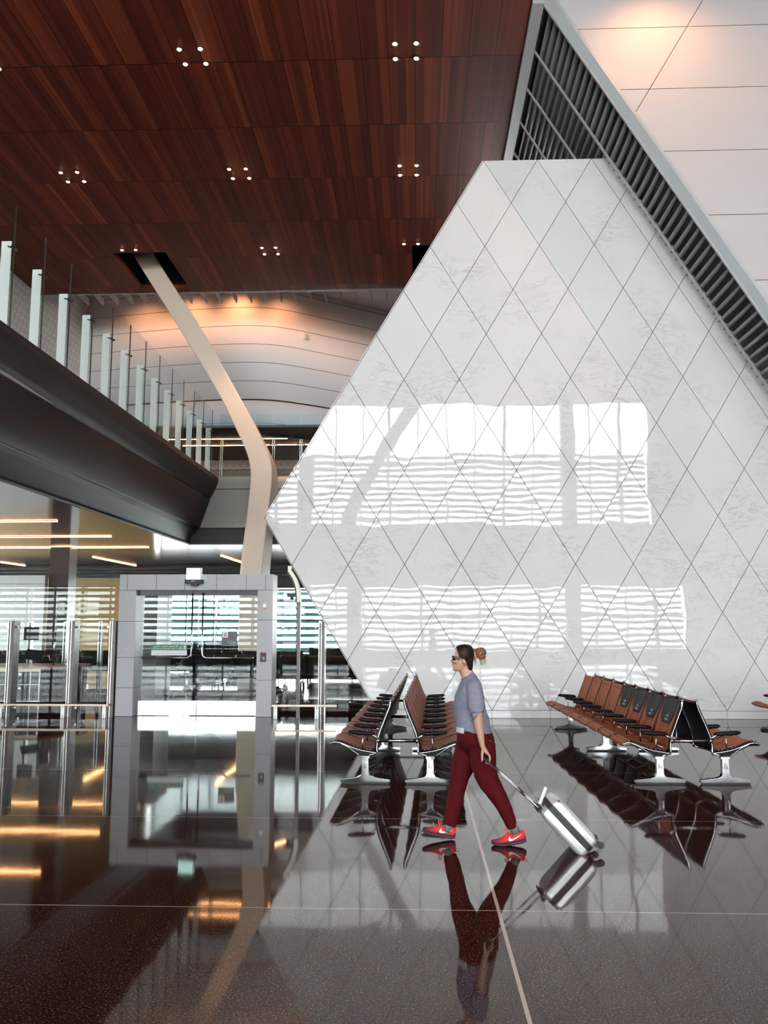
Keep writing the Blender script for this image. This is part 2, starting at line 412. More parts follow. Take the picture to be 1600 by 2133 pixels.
# higher ceiling over the far curved wall, with hanging baffles; plus unseen boxes added to block sky leaks
b = MB(); b.box((-13.9, 29.56, 15.2), (14.2, 42.2, 15.3)); b.box((2.26, 29.6, 11.02), (2.40, 41.9, 15.19)); b.box((2.3, 21.9, 14.4), (14.2, 29.5, 14.5)); b.box((-13.7, 41.0, 4.65), (2.24, 41.2, 15.19)); b.box((-13.9, 29.57, HC + 0.17), (2.25, 29.66, 15.19)); cl2 = struct(b.build('ceiling', 'white_panel'), 'pale high ceiling strip beyond the wood ceiling, with unseen panels added to block sky light', 'ceiling')
b = MB()
for k in range(28): b.box((-13.4 + k * 0.56, 29.7, HC - 0.02), (-13.37 + k * 0.56, 30.7, HC + 0.22))
b.build('baffle_row', 'blue_joint', cl2)
# inclined grille soffit
d = Vector((0.518, 0, -0.855)); n_ = Vector((0.855, 0, 0.518)); A = Vector((2.43, 0, 13.58))
b = MB()
for k in range(1, 76):
    c0 = A + d * (0.19 * k) + n_ * 0.15
    prof = []
    for j in range(8):
        th = 2 * pi * j / 8; prof.append(c0 + d * (0.040 * cos(th)) + n_ * (0.085 * sin(th)))
    b.rings([[(v.x, 15.3, v.z) for v in prof], [(v.x, 21.7, v.z) for v in prof]])
gr = struct(b.build('trim_1', 'vane'), 'inclined grille of grey rounded vanes above the marble wall', 'grille')
b = MB()
for yy in (15.26, 16.62, 17.88, 19.17, 20.5, 21.75):
    p0 = A + Vector((0, yy, 0)); p1 = A + d * 14.4 + Vector((0, yy, 0)); b.bar(p0, p1, 0.05, 0.035, (n_.x, 0, n_.z))
b.build('grille_rail', 'trim_light', gr)
b = MB(); p0 = A + n_ * 0.32 - d * 0.3; p1 = A + n_ * 0.32 + d * 14.6; p2 = p1 + n_ * 0.05; p3 = p0 + n_ * 0.05
b.prism([(p0.x, p0.z), (p1.x, p1.z), (p2.x, p2.z), (p3.x, p3.z)], 'y', 15.3, 21.8); p0 = A + n_ * 0.03; p1 = A + d * 14.4 + n_ * 0.03; p2 = A + d * 14.4 + n_ * 0.33; p3 = A + n_ * 0.33 - d * 0.3; b.prism([(p0.x, p0.z), (p1.x, p1.z), (p2.x, p2.z), (p3.x, p3.z)], 'y', 21.78, 21.84)
b.box((2.26, 15.25, 13.72), (3.0, 21.9, 14.3)); b.build('grille_backing', 'black', gr)  # box and end plate added to shut out sky behind the border
b = MB(); b.box((2.25, 15.2, 13.50), (2.47, 21.8, 13.72)); b.build('grille_border', 'trim_light', gr)
# edge band between grille and panel wall
def along(s, off, y): v = A + d * s + n_ * off; return (v.x, y, v.z)
b = MB(); s0, s1 = -0.08, 14.6
r0 = [along(s0, 0.0, 15.30), along(s0, 0.0, 15.24), along(s0, 0.13, 15.12), along(s0, 0.19, 15.12), along(s0, 0.19, 15.30)]
r1 = [along(s1, 0.0, 15.30), along(s1, 0.0, 15.24), along(s1, 0.13, 15.12), along(s1, 0.19, 15.12), along(s1, 0.19, 15.30)]
b.rings([r0, r1], smooth=False); b.build('edge_band', 'trim_light', gr)
# panel wall (front plane Y = 15.15): real panels with gaps, clipped to the inclined edge
def clip(poly, nx, nz, c):
    out = []
    for i in range(len(poly)):
        a = poly[i]; e = poly[(i + 1) % len(poly)]; da = nx * a[0] + nz * a[1] - c; de = nx * e[0] + nz * e[1] - c
        if da >= 0: out.append(a)
        if (da >= 0) != (de >= 0):
            t = da / (da - de); out.append((a[0] + (e[0] - a[0]) * t, a[1] + (e[1] - a[1]) * t))
    return out
def clip_all(poly, planes):
    for nx, nz, c in planes:
        if len(poly) < 3: return []
        poly = clip(poly, nx, nz, c)
    return poly if len(poly) >= 3 else []
q0 = A + n_ * 0.20; cedge = n_.x * q0.x + n_.z * q0.z
b = MB(); g = 0.006
dn = (1.677 / sqrt(1 + 1.677 ** 2), -1 / sqrt(1 + 1.677 ** 2))   # normal of the rising diagonal joint
cd = dn[0] * 5.46 + dn[1] * 13.5
zb = [0.0, 1.67, 2.92, 4.17, 5.42, 6.67, 7.92, 9.17, 10.42, 11.66, 12.90, 13.60]
for i in range(len(zb) - 1):
    for sgn in (1, -1):
        poly = [(-8, zb[i] + g), (14.1, zb[i] + g), (14.1, zb[i + 1] - g), (-8, zb[i + 1] - g)]
        poly = clip_all(poly, [(n_.x, n_.z, cedge), (sgn * dn[0], sgn * dn[1], sgn * cd + g)])
        if poly: b.prism(poly, 'y', 15.14, 15.20)
wr = struct(b.build('wall_right', 'panel_grey'), 'grey-pink metal panel wall above the inclined grille', 'wall')
b = MB(); poly = clip_all([(-8, 0), (14.1, 0), (14.1, 13.6), (-8, 13.6)], [(n_.x, n_.z, cedge)]); b.prism(poly, 'y', 15.201, 15.24); b.build('panel_backing', 'joint', wr)
b = MB(); b.box((14.0, -12.3, 0), (14.2, 15.1, HC)); struct(b.build('wall_right', 'panel_grey'), 'side wall of the hall beyond the right edge', 'wall')
# marble wall: rhombic tiles as real slabs
b = MB(); jx, jz, x0, z0 = 1.107, 1.857, 1.41, 0.15; g = 0.0055
sl = jz / jx; nl = sqrt(1 + sl * sl)
def outline():
    return [(-1, 0)]
edge_planes = [(0, 1, 0.0), (1, 0, -0.80),]
hexa = [(sl / nl, 1 / nl, (sl * -3.04 + 3.87) / nl),       # lower-left: z > 3.87 - sl*(x+3.04)
        (sl / nl, -1 / nl, (sl * -3.04 - 3.87) / nl),      # upper-left
        (0, -1, -11.29),
        (-1.65 / sqrt(1 + 1.65 ** 2), -1 / sqrt(1 + 1.65 ** 2), -(1.65 * 4.05 + 11.29) / sqrt(1 + 1.65 ** 2)),
        (-1, 0, -10.7)]
rnd = random.Random(3)
for iu in range(-14, 22):
    for iv in range(-14, 22):
        # rhombus in (u+v, u-v) cells
        def P(a, c): return (x0 + jx * (a + c) / 2, z0 + jz * (a - c) / 2)
        poly = [P(iu, iv), P(iu + 1, iv), P(iu + 1, iv + 1), P(iu, iv + 1)]
        cx = sum(p_[0] for p_ in poly) / 4; cz = sum(p_[1] for p_ in poly) / 4
        if cz < -1 or cz > 13 or cx < -5 or cx > 11: continue
        poly = [(cx + (p_[0] - cx) * 0.989, cz + (p_[1] - cz) * 0.989) for p_ in poly]
        poly = clip_all(poly, [(0, 1, z0 + 0.003)] + hexa)
        if not poly: continue
        a1, a2 = rnd.uniform(-1, 1) * 0.0016, rnd.uniform(-1, 1) * 0.0016
        n = len(poly); vs = [(x, W + a1 * (x - cx) + a2 * (z - cz), z) for x, z in poly] + [(x, W + 0.03, z) for x, z in poly]
        b.add(vs, [list(range(n)), list(range(n, 2 * n))[::-1]] + [(i, (i + 1) % n, n + (i + 1) % n, n + i) for i in range(n)])
for k in range(-3, 10):   # base course
    xa = max(x0 + jx * k, -0.82) + g / 2; xb = min(x0 + jx * (k + 1), 10.7) - g / 2
    if xb > xa: b.box((xa, W - 0.001, 0.004), (xb, W + 0.03, z0 - 0.004))
wf = struct(b.build('wall_front', 'marble'), 'huge six-sided white marble wall laid in diamond tiles', 'wall')
b = MB(); body = clip_all([(-6, 0.002), (10.69, 0.002), (10.69, 11.28), (-6, 11.28)], hexa)
body = clip_all(body, [(1, 0, -0.79)]) if False else body
low = [p_ for p_ in body]
b.prism(body, 'y', W + 0.031, W + 0.40); b.build('joint_backing', 'joint', wf)
# room below/behind the marble is closed by a dark wall so nothing shows behind
b = MB(); b.box((2.25, W + 0.5, 0), (2.45, 42, 11.0)); b.box((14.0, 15.25, 0), (14.2, 42, 13.6)); struct(b.build('wall_right', 'concrete'), 'grey wall hidden behind the marble', 'wall')
# mezzanine fascia (runs away from the camera) and balcony fascia (crosses the picture)
prof = [(-7.05, 6.64), (-6.90, 6.70), (-6.80, 6.66), (-6.80, 6.56), (-6.90, 6.36), (-7.02, 6.20), (-7.13, 6.06)]
prof2 = [(-7.145, 6.03), (-7.57, 5.12), (-7.62, 5.08)]
b = MB()
def fas(b, pts, ya, yb, back=-8.2, mi=0, miter=True):
    """skin following pts (x,z); far end mitred at 45 degrees into the balcony fascia"""
    r0 = [(x, ya, z) for x, z in pts]; r1 = [(x, yb + (-6.86 - x), z) for x, z in pts]
    n = len(pts); b.add(r0 + r1, [(i, i + 1, n + i + 1, n + i) for i in range(n - 1)], True, mi)
fas(b, prof, -12.2, 28.9); fas(b, prof2, -12.2, 28.9)
# fine joints are 4 mm recesses: panel modules 3 m long read by thin black strips
fs = b.build('trim_2', 'fascia', fix=False); struct(fs, 'curved dark mauve metal fascia under the left mezzanine', 'fascia')
md = fs.modifiers.new('s', 'SOLIDIFY'); md.thickness = 0.05; md.offset = 1
b = MB()
for yy in [k * 1.9 - 11 for k in range(21)]:
    for P_ in (prof, prof2):
        for (xa, za), (xb, zb_) in zip(P_[:-1], P_[1:]):
            o_ = 0.0015
            b.add([(xa + o_, yy - 0.004, za - o_), (xb + o_, yy - 0.004, zb_ - o_), (xb + o_, yy + 0.004, zb_ - o_), (xa + o_, yy + 0.004, za - o_)], [(0, 1, 2, 3)])
b.build('panel_joint', 'black', fs, fix=False)
b = MB(); b.prism([(-7.66, 5.07), (-7.70, 4.98), (-7.98, 4.58), (-8.3, 4.58), (-8.3, 6.2), (-7.7, 6.2)], 'y', -12.2, 29.9)
b.tube([(-7.95, -12.2, 4.53), (-7.95, 29.9, 4.53)], 0.045, 10, mi=1); b.build('fascia_undercut', ['black', 'fascia'], fs)
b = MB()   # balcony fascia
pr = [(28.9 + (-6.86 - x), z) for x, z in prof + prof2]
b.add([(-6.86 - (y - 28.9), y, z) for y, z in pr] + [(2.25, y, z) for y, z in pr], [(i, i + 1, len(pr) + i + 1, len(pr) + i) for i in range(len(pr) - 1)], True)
fb = struct(b.build('trim_3', 'fascia_lit', fix=False), 'sloping balcony fascia behind the column, coloured paler for the window light on it', 'fascia')
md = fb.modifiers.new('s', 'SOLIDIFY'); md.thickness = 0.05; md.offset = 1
b = MB(); b.box((-7.9, 29.68, 4.5), (2.2, 30.0, 6.25)); b.build('fascia_undercut', 'black', fb)
# lower glossy ceiling under the upper floor
b = MB(); b.box((-24, -12.2, 4.5), (-7.99, 29.9, 4.6)); b.box((-24, 29.9, 4.5), (2.24, 41.9, 4.6))
struct(b.build('ceiling', 'soffit'), 'glossy black lower ceiling with line lights', 'ceiling')
b = MB()
for z in (4.02, 4.17, 4.33): b.box((-24, 41.2, z), (2.2, 41.7, z + 0.06))
b.box((-24, 41.55, 3.95), (2.2, 41.75, 4.5)); struct(b.build('trim_4', 'black'), 'black ribbed beam at the far end of the lower ceiling', 'beam')
# far walls of the departure lounge
b = MB(); b.box((-24, 41.8, 0), (-12.9, 42.0, 4.5)); struct(b.build('wall_back', 'yellow_wall'), 'ochre wall at the far end behind the glass', 'wall')
b = MB(); b.box((-23.9, 30.0, 0), (-13.1, 30.25, 3.45)); struct(b.build('wall_back', 'white_low'), 'white panelled wall at far left behind the glass', 'wall')
b = MB(); b.box((-24.2, -12.3, 0), (-24, 17, 15.2)); b.box((-24.2, 17, 3.95), (-24, 42, 15.2)); b.box((-24.2, 17, 0), (-24, 42, 0.3)); struct(b.build('wall_left', 'white_panel'), 'left outer wall of the building', 'wall')
b = MB()
for k in range(17): b.box((-24.12, 17 + k * 1.56 - 0.04, 0.3), (-23.98, 17 + k * 1.56 + 0.04, 3.95))
w4 = struct(b.build('window_4', 'mullion'), 'unseen glazed left side added to light the departure lounge', 'window')  # out of view; added so daylight brightens the lounge from the left
b = MB(); b.box((-24.07, 17, 0.3), (-24.05, 42, 3.95)); b.build('pane', 'glass_window', w4)
b = MB(); b.box((-13.05, 30.2, 0), (-12.35, 30.9, 4.45)); struct(b.build('trim_5', 'wood_brown'), 'dark brown pier beside the white panelled wall', 'pier')
b = MB(); b.box((-7.75, 23.0, 0), (-6.95, 24.4, 2.9)); struct(b.build('wall_back', 'wood_brown'), 'dark brown partition seen through the left door leaf', 'wall')
# upper level: hexagon screen wall, curved wall, rear wall
b = MB(); b.box((-13.9, -12.3, 6.66), (-13.7, 41.0, HC + 1.6))
struct(b.build('wall_left', 'hex_screen'), 'upper wall of white hexagonal fretwork over grey', 'wall')
path = [(-13.75, 34.0), (-10.0, 33.25), (-8.0, 32.95), (-6.6, 32.9), (-5.7, 33.05), (-5.0, 33.4), (-4.2, 33.95), (-3.2, 34.7), (-1.0, 36.3), (1.0, 37.7), (2.3, 38.6)]
def sm(path, n=6):
    out = []
    for i in range(len(path) - 1):
        p0 = path[max(i - 1, 0)]; p1 = path[i]; p2 = path[i + 1]; p3 = path[min(i + 2, len(path) - 1)]
        for k in range(n):
            t = k / n; out.append(tuple(0.5 * (2 * p1[a] + (p2[a] - p0[a]) * t + (2 * p0[a] - 5 * p1[a] + 4 * p2[a] - p3[a]) * t * t + (3 * p1[a] - p0[a] - 3 * p2[a] + p3[a]) * t ** 3) for a in range(len(p1))))
    out.append(path[-1]); return out
pp = sm(path)
def curtain(z0, z1, name, m, label, t=0.15, off=0.0):
    b = MB(); n = len(pp)
    fr = [(x, y + off, z0) for x, y in pp] + [(x, y + off, z1) for x, y in pp]; bk = [(x, y + t + off, z0) for x, y in pp] + [(x, y + t + off, z1) for x, y in pp]
    F = [(i, i + 1, n + i + 1, n + i) for i in range(n - 1)]
    b.add(fr + bk, F + [tuple(2 * n + j for j in f)[::-1] for f in F] + [(i, 2 * n + i, 2 * n + i + 1, i + 1) for i in range(n - 1)] + [(n + i, n + i + 1, 3 * n + i + 1, 3 * n + i) for i in range(n - 1)], True)
    o = b.build(name, m, fix=False); 
    for p_ in o.data.polygons: p_.use_smooth = abs(p_.normal.z) < 0.5
    return struct(o, label, 'wall')
curtain(10.52, 15.2, 'wall_back', 'white_joint', 'white curved panel wall under the far edge of the ceiling')
curtain(9.15, 10.46, 'wall_back', 'blue_joint', 'blue-grey lower band of the curved wall')
curtain(9.05, 9.16, 'trim_6', 'mullion', 'dark lower edge of the curved wall')
b = MB(); b.box((-13.7, 32.0, 9.16), (2.24, 41, 9.25)); struct(b.build('ceiling', 'concrete'), 'dark soffit of the upper gallery', 'ceiling')
b = MB(); b.box((-13.7, 38.6, 6.66), (2.24, 38.8, 9.15)); wbk = struct(b.build('wall_back', 'concrete_joint'), 'grey rear wall of the upper gallery', 'wall')
b = MB(); b.box((-13.6, 38.50, 8.72), (0.95, 38.59, 9.14)); b.build('hexagon_frieze', 'hex_screen', wbk)

# ---------------------------------------------------------------- windows
def window(name, label, y, x0, x1, z0, z1, lz0, lz1, side, pitch=1.5, solid=None):
    """side = -1: outside is -Y ; louvres hang outside"""
    b = MB(); n = int(round((x1 - x0) / pitch))
    for i in range(n + 1):
        x = x0 + (x1 - x0) * i / n; w = 0.03 if i % 4 else 0.07
        b.box((x - w, y - 0.07, z0), (x + w, y + 0.07, z1))
    for z in (z0, z1 - 0.08, z0 + (z1 - z0) * 0.5): b.box((x0, y - 0.05, z), (x1, y + 0.05, z + 0.08))
    fr = struct(b.build(name, 'mullion'), label, 'window')
    b = MB(); b.box((x0, y - 0.012, z0), (x1, y + 0.012, z1)); b.build('pane', 'glass_window', fr)
    b = MB(); z = lz0
    yo = y + side * 0.62
    while z < lz1:
        h = 0.17; b.prism([(yo - 0.05, z), (yo - 0.03, z), (yo + 0.05, z + h), (yo + 0.03, z + h)], 'x', x0, x1); z += 0.34
    b.build('louvre', 'louvre', fr)
    b = MB()
    for i in range(0, n + 1, 2):
        x = x0 + (x1 - x0) * i / n; b.tube([(x, yo - side * 0.10, lz0 - 0.1), (x, yo - side * 0.10, lz1 + 0.1)], 0.035, 8)
    b.build('louvre_mast', 'steel', fr)
    return fr
window('window_1', 'upper glazed wall with louvres behind the camera', -12.0, -13.6, 12.3, 6.75, 13.5, 6.9, 10.9, -1)
window('window_2', 'lower glazed wall with louvres behind the camera', -12.0, -24, 13.9, 0.3, 3.75, 0.4, 3.7, -1)
window('window_3', 'bright louvred windows at the far end of the lounge', 42.0, -12.6, 0.9, 0.35, 3.4, 0.4, 3.3, 1, 1.35)
b = MB(); b.box((-24, -12.3, 3.75), (14, -11.7, 6.75)); b.box((-24, -12.3, 0), (14, -11.9, 0.3)); b.box((-24, -12.3, 13.5), (14, -11.9, 15.2)); b.box((-24, -12.3, 6.7), (-13.6, -11.9, 13.5))
struct(b.build('wall_front', 'white_panel'), 'slab edge between the two rows of windows behind the camera', 'wall')
b = MB(); b.box((12.3, -12.1, 6.75), (14, -11.75, HC)); struct(b.build('wall_right', 'panel_grey'), 'corner wall behind the camera', 'wall')
b = MB(); b.box((-12.9, 41.9, 0), (1.2, 42.1, 0.3)); b.box((-12.9, 41.9, 3.45), (1.2, 42.1, 4.6)); struct(b.build('wall_back', 'black'), 'dark sill and head around the far windows', 'wall')

# ================================================================ PORTAL, DOORS, GLASS SCREENS
PX0, PX1, PI0, PI1, PT, PI = -5.88, -2.83, -5.54, -3.13, 2.75, 2.44
b = MB(); g = 0.004; yb_ = W + 0.55
for z0_, z1_ in ((0.002, 0.55), (0.55, 1.13), (1.13, 1.83), (1.83, PI)):
    b.box((PX0, W, z0_ + g), (PI0, yb_, z1_ - g))
for z0_, z1_ in ((0.002, 0.70), (0.70, 1.86), (1.86, PI)):
    b.box((PI1, W, z0_ + g), (PX1, yb_, z1_ - g))
cuts = [PX0, PX0 + 0.155, -5.15, -4.58, -3.95, -3.36, -2.98, PX1]
for a, c in zip(cuts[:-1], cuts[1:]): b.box((a + g, W, PI + g), (c - g, yb_, PT))
dr = b.build('door_1', 'marble_grey'); struct(dr, 'grey marble door portal with double glass doors', 'door')
b = MB(); b.box((PX0 + 0.01, W + 0.01, 0.003), (PI0 - 0.01, yb_ - 0.01, PT - 0.01)); b.box((PI1 + 0.01, W + 0.01, 0.003), (PX1 - 0.01, yb_ - 0.01, PT - 0.01)); b.box((PX0 + 0.01, W + 0.01, PI + 0.01), (PX1 - 0.01, yb_ - 0.01, PT - 0.01))
b.build('joint_backing', 'joint', dr)
b = MB(); b.box((PI0, W + 0.12, PI - 0.10), (PI1, W + 0.30, PI)); b.build('door_closer_rail', 'black_gloss', dr)
xm = -4.335; yd = W + 0.20
for (xa, xb, side) in ((PI0 + 0.03, xm - 0.006, 1), (xm + 0.006, PI1 - 0.01, -1)):
    b = MB(); b.box((xa, yd - 0.006, 0.02), (xb, yd + 0.006, PI - 0.115)); lf = b.build('door_leaf', 'glass_door', dr)
    b = MB(); b.box((xa, yd - 0.016, 0.012), (xb, yd + 0.016, 0.285)); b.build('kick_plate', 'kick_steel', lf)
    # long handle: vertical rod near the middle turning into a horizontal bar
    vx = xm - side * 0.105; hx = (PI0 + 0.12) if side == 1 else (PI1 - 0.10)
    pts = [(vx, yd - 0.10, PI - 0.05)]
    for k in range(7):
        th = (pi / 2) * k / 6; pts.append((vx - side * 0.10 * (1 - cos(th)), yd - 0.10, 1.22 - 0.10 * sin(th)))
    pts.append((hx, yd - 0.10, 1.12))
    b = MB(); b.tube(pts, 0.017, 10)
    for p_ in ((vx, PI - 0.16), (vx, 1.5), (hx, 1.12)): b.cyl((p_[0], yd - 0.10, p_[1]), (p_[0], yd - 0.017, p_[1]), 0.009, 8)
    b.build('door_handle', 'chrome', lf)

# text helpers: Arabic letters are joined by hand (isolated, final, initial, medial forms)
AR = {'ا': (0xFE8D, 0xFE8E), 'أ': (0xFE83, 0xFE84), 'ب': (0xFE8F, 0xFE90, 0xFE91, 0xFE92), 'ة': (0xFE93, 0xFE94), 'ج': (0xFE9D, 0xFE9E, 0xFE9F, 0xFEA0),
      'ح': (0xFEA1, 0xFEA2, 0xFEA3, 0xFEA4), 'خ': (0xFEA5, 0xFEA6, 0xFEA7, 0xFEA8), 'د': (0xFEA9, 0xFEAA), 'ر': (0xFEAD, 0xFEAE), 'ع': (0xFEC9, 0xFECA, 0xFECB, 0xFECC),
      'ف': (0xFED1, 0xFED2, 0xFED3, 0xFED4), 'ل': (0xFEDD, 0xFEDE, 0xFEDF, 0xFEE0), 'م': (0xFEE1, 0xFEE2, 0xFEE3, 0xFEE4), 'ن': (0xFEE5, 0xFEE6, 0xFEE7, 0xFEE8),
      'و': (0xFEED, 0xFEEE), 'ي': (0xFEF1, 0xFEF2, 0xFEF3, 0xFEF4), 'ئ': (0xFE89, 0xFE8A, 0xFE8B, 0xFE8C), 'ط': (0xFEC1, 0xFEC2, 0xFEC3, 0xFEC4)}
def arabic(t):
    out = []
    for i, ch in enumerate(t):
        if ch not in AR: out.append(ch); continue
        pv = t[i - 1] if i else ' '; nx = t[i + 1] if i + 1 < len(t) else ' '
        jp = pv in AR and len(AR[pv]) == 4; jn = nx in AR and len(AR[ch]) == 4
        k = 3 if jp and jn else 2 if jn else 1 if jp else 0
        out.append(chr(AR[ch][k]))
    return ''.join(reversed(out))
def text_mesh(name, body, size, m, parent, loc, rot, align='CENTER', ext=0.001, width=None):
    cu = bpy.data.curves.new(name, 'FONT'); cu.body = body; cu.size = size; cu.align_x = align; cu.align_y = 'CENTER'; cu.extrude = ext
    to = bpy.data.objects.new(name + '_curve', cu); COL.objects.link(to)
    dg = bpy.context.evaluated_depsgraph_get(); dg.update(); me = bpy.data.meshes.new_from_object(to.evaluated_get(dg))
    bpy.data.objects.remove(to)
    me.materials.clear(); me.materials.append(M[m])
    if width and len(me.vertices):
        xsz = [v.co.x for v in me.vertices]; w = max(xsz) - min(xsz)
        if w > 1e-6:
            k = width / w
            for v in me.vertices: v.co.x *= k
    o = bpy.data.objects.new(name, me); COL.objects.link(o)
    if parent: o.parent = parent
    o.location = loc; o.rotation_euler = rot
    return o
leaves = [c for c in dr.children if c.name.startswith('door_leaf')]
# green emergency sign on the left leaf (a sub-part of it)
ys = yd - 0.012
b = MB(); b.box((-5.26, ys, 1.265), (-4.55, ys + 0.004, 1.375), 0); b.box((-5.26, ys, 1.165), (-4.55, ys + 0.004, 1.265), 1)
b.box((-4.615, ys - 0.001, 1.285), (-4.575, ys, 1.355), 1); b.box((-4.603, ys - 0.002, 1.30), (-4.587, ys - 0.001, 1.335), 0)
sg = b.build('push_sign', ['green_sign', 'sign_white'], leaves[0], bevel=0); sg['label'] = 'green and white emergency sign'
def join_into(dst, parts):
    """append meshes (world coordinates) into dst as extra material slots"""
    bm = bmesh.new(); bm.from_mesh(dst.data)
    for o in parts:
        k = len(dst.data.materials); mm = o.data.materials[0]
        names = [x.name for x in dst.data.materials]
        if mm.name in names: k = names.index(mm.name)
        else: dst.data.materials.append(mm)
        me = o.data.copy(); me.transform(Matrix.LocRotScale(o.location, o.rotation_euler, None))
        for p_ in me.polygons: p_.material_index = k
        bm.from_mesh(me); bpy.data.objects.remove(o)
    bm.to_mesh(dst.data); bm.free()
RX = (radians(90), 0, 0)
t1 = text_mesh('t', arabic('في حالة الطوارئ ادفع الباب للخارج'), 0.052, 'sign_white', None, (-4.93, ys - 0.002, 1.345), RX, width=0.56)
t2 = text_mesh('t', 'IN CASE OF EMERGENCY PUSH TO OPEN', 0.034, 'sign_white', None, (-4.93, ys - 0.002, 1.295), RX, width=0.58)
t3 = text_mesh('t', '-', 0.02, 'joint', None, (-4.9, ys - 0.002, 1.20), RX, width=0.62)
join_into(sg, [t1, t2, t3])
# no-entry sign on the right leaf
b = MB(); b.box((-3.865, ys, 1.345), (-3.555, ys + 0.004, 1.635), 0)
def rrect(x0, x1, z0, z1, r, n=4):
    o = []
    for cx, cz, a0 in ((x1 - r, z0 + r, -90), (x1 - r, z1 - r, 0), (x0 + r, z1 - r, 90), (x0 + r, z0 + r, 180)):
        for k in range(n + 1):
            th = radians(a0 + 90 * k / n); o.append((cx + r * cos(th), cz + r * sin(th)))
    return o
b.prism(rrect(-3.85, -3.74, 1.515, 1.625, 0.022), 'y', ys - 0.001, ys, mi=1)
b.prism([(-3.795 + 0.036 * cos(2 * pi * k / 20), 1.57 + 0.036 * sin(2 * pi * k / 20)) for k in range(20)], 'y', ys - 0.002, ys - 0.001, mi=2)
b.box((-3.822, ys - 0.003, 1.562), (-3.768, ys - 0.002, 1.578), 1)
ng = b.build('no_entry_sign', ['sign_navy', 'sign_white', 'red_sign'], leaves[1]); ng['label'] = 'dark square sign with a red and white no-entry symbol'
t1 = text_mesh('t', arabic('ممنوع الدخول'), 0.05, 'sign_white', None, (-3.665, ys - 0.002, 1.437), RX, width=0.17)
t2 = text_mesh('t', 'No Entry', 0.04, 'sign_white', None, (-3.64, ys - 0.002, 1.395), RX, width=0.12)
join_into(ng, [t1, t2])
# exit sign on top of the portal
ex = thing('exit_sign', 'lit pale green exit sign on a black bracket above the double doors', 'sign', (-4.36, W - 0.06, 2.60))
def part(b, name, m, root, bevel=0.0, label=None):
    o = b.build(name, m, root, off=tuple(root.location), bevel=bevel)
    if label: o['label'] = label
    return o
b = MB(); b.box((-4.53, W - 0.10, 2.645), (-4.25, W - 0.07, 2.87)); pn = part(b, 'lit_panel', 'exit_lit', ex, 0.012)
b = MB(); b.prism([(-4.513, 2.80), (-4.50, 2.80), (-4.497, 2.825), (-4.488, 2.80), (-4.478, 2.803), (-4.487, 2.835), (-4.475, 2.848), (-4.482, 2.853), (-4.495, 2.845), (-4.51, 2.85), (-4.515, 2.84), (-4.5, 2.832)], 'y', W - 0.103, W - 0.101)
b.ball((-4.485, W - 0.102, 2.862), (0.006, 0.002, 0.006), 8)
pg = part(b, 'pictogram', 'exit_green', ex)
text_mesh('lettering', 'EXIT', 0.045, 'exit_green', ex, (-0.055, -0.042, 0.078), RX, width=0.08)
text_mesh('lettering', arabic('مخرج'), 0.045, 'exit_green', ex, (0.045, -0.042, 0.078), RX, width=0.07)
b = MB(); b.box((-4.545, W - 0.14, 2.565), (-4.205, W - 0.001, 2.643)); b.prism([(-4.43, 2.565), (-4.29, 2.565), (-4.30, 2.53), (-4.42, 2.53)], 'y', W - 0.13, W - 0.001); part(b, 'bracket', 'rubber', ex)
b = MB(); b.box((-4.42, W - 0.143, 2.603), (-4.34, W - 0.14, 2.622)); part(b, 'indicator', 'print_white', ex)
b = MB(); b.box((-4.235, W - 0.10, 2.72), (-4.215, W - 0.09, 2.87)); part(b, 'glass_edge', 'white_paint', ex)
# call point and card reader on the right jamb
cp = thing('wall_sounder', 'small white box with orange base high on the right marble jamb', 'alarm', (-2.98, W - 0.02, 2.12))
b = MB(); b.box((-3.015, W - 0.045, 2.10), (-2.955, W - 0.001, 2.17)); part(b, 'box', 'white_paint', cp, 0.006)
mat('orange', (0.65, 0.22, 0.05), 0.5); b = MB(); b.box((-3.012, W - 0.04, 2.07), (-2.958, W - 0.001, 2.099)); part(b, 'base', 'orange', cp)
cr = thing('card_reader', 'black card reader with white keypad on the right marble jamb', 'reader', (-3.0, W - 0.02, 1.14))
b = MB(); b.box((-3.055, W - 0.04, 1.055), (-2.945, W - 0.001, 1.215)); part(b, 'body', 'black', cr, 0.006)
b = MB(); b.box((-3.01, W - 0.044, 1.09), (-2.965, W - 0.0405, 1.15)); part(b, 'keypad', 'print_white', cr)
b = MB(); b.box((-3.055, W - 0.03, 1.22), (-2.955, W - 0.001, 1.238)); part(b, 'red_label', 'red_sign', cr)
b = MB(); b.cyl((-3.035, W - 0.045, 1.15), (-3.035, W - 0.04, 1.15), 0.008, 8); part(b, 'lamp', 'print_white', cr)

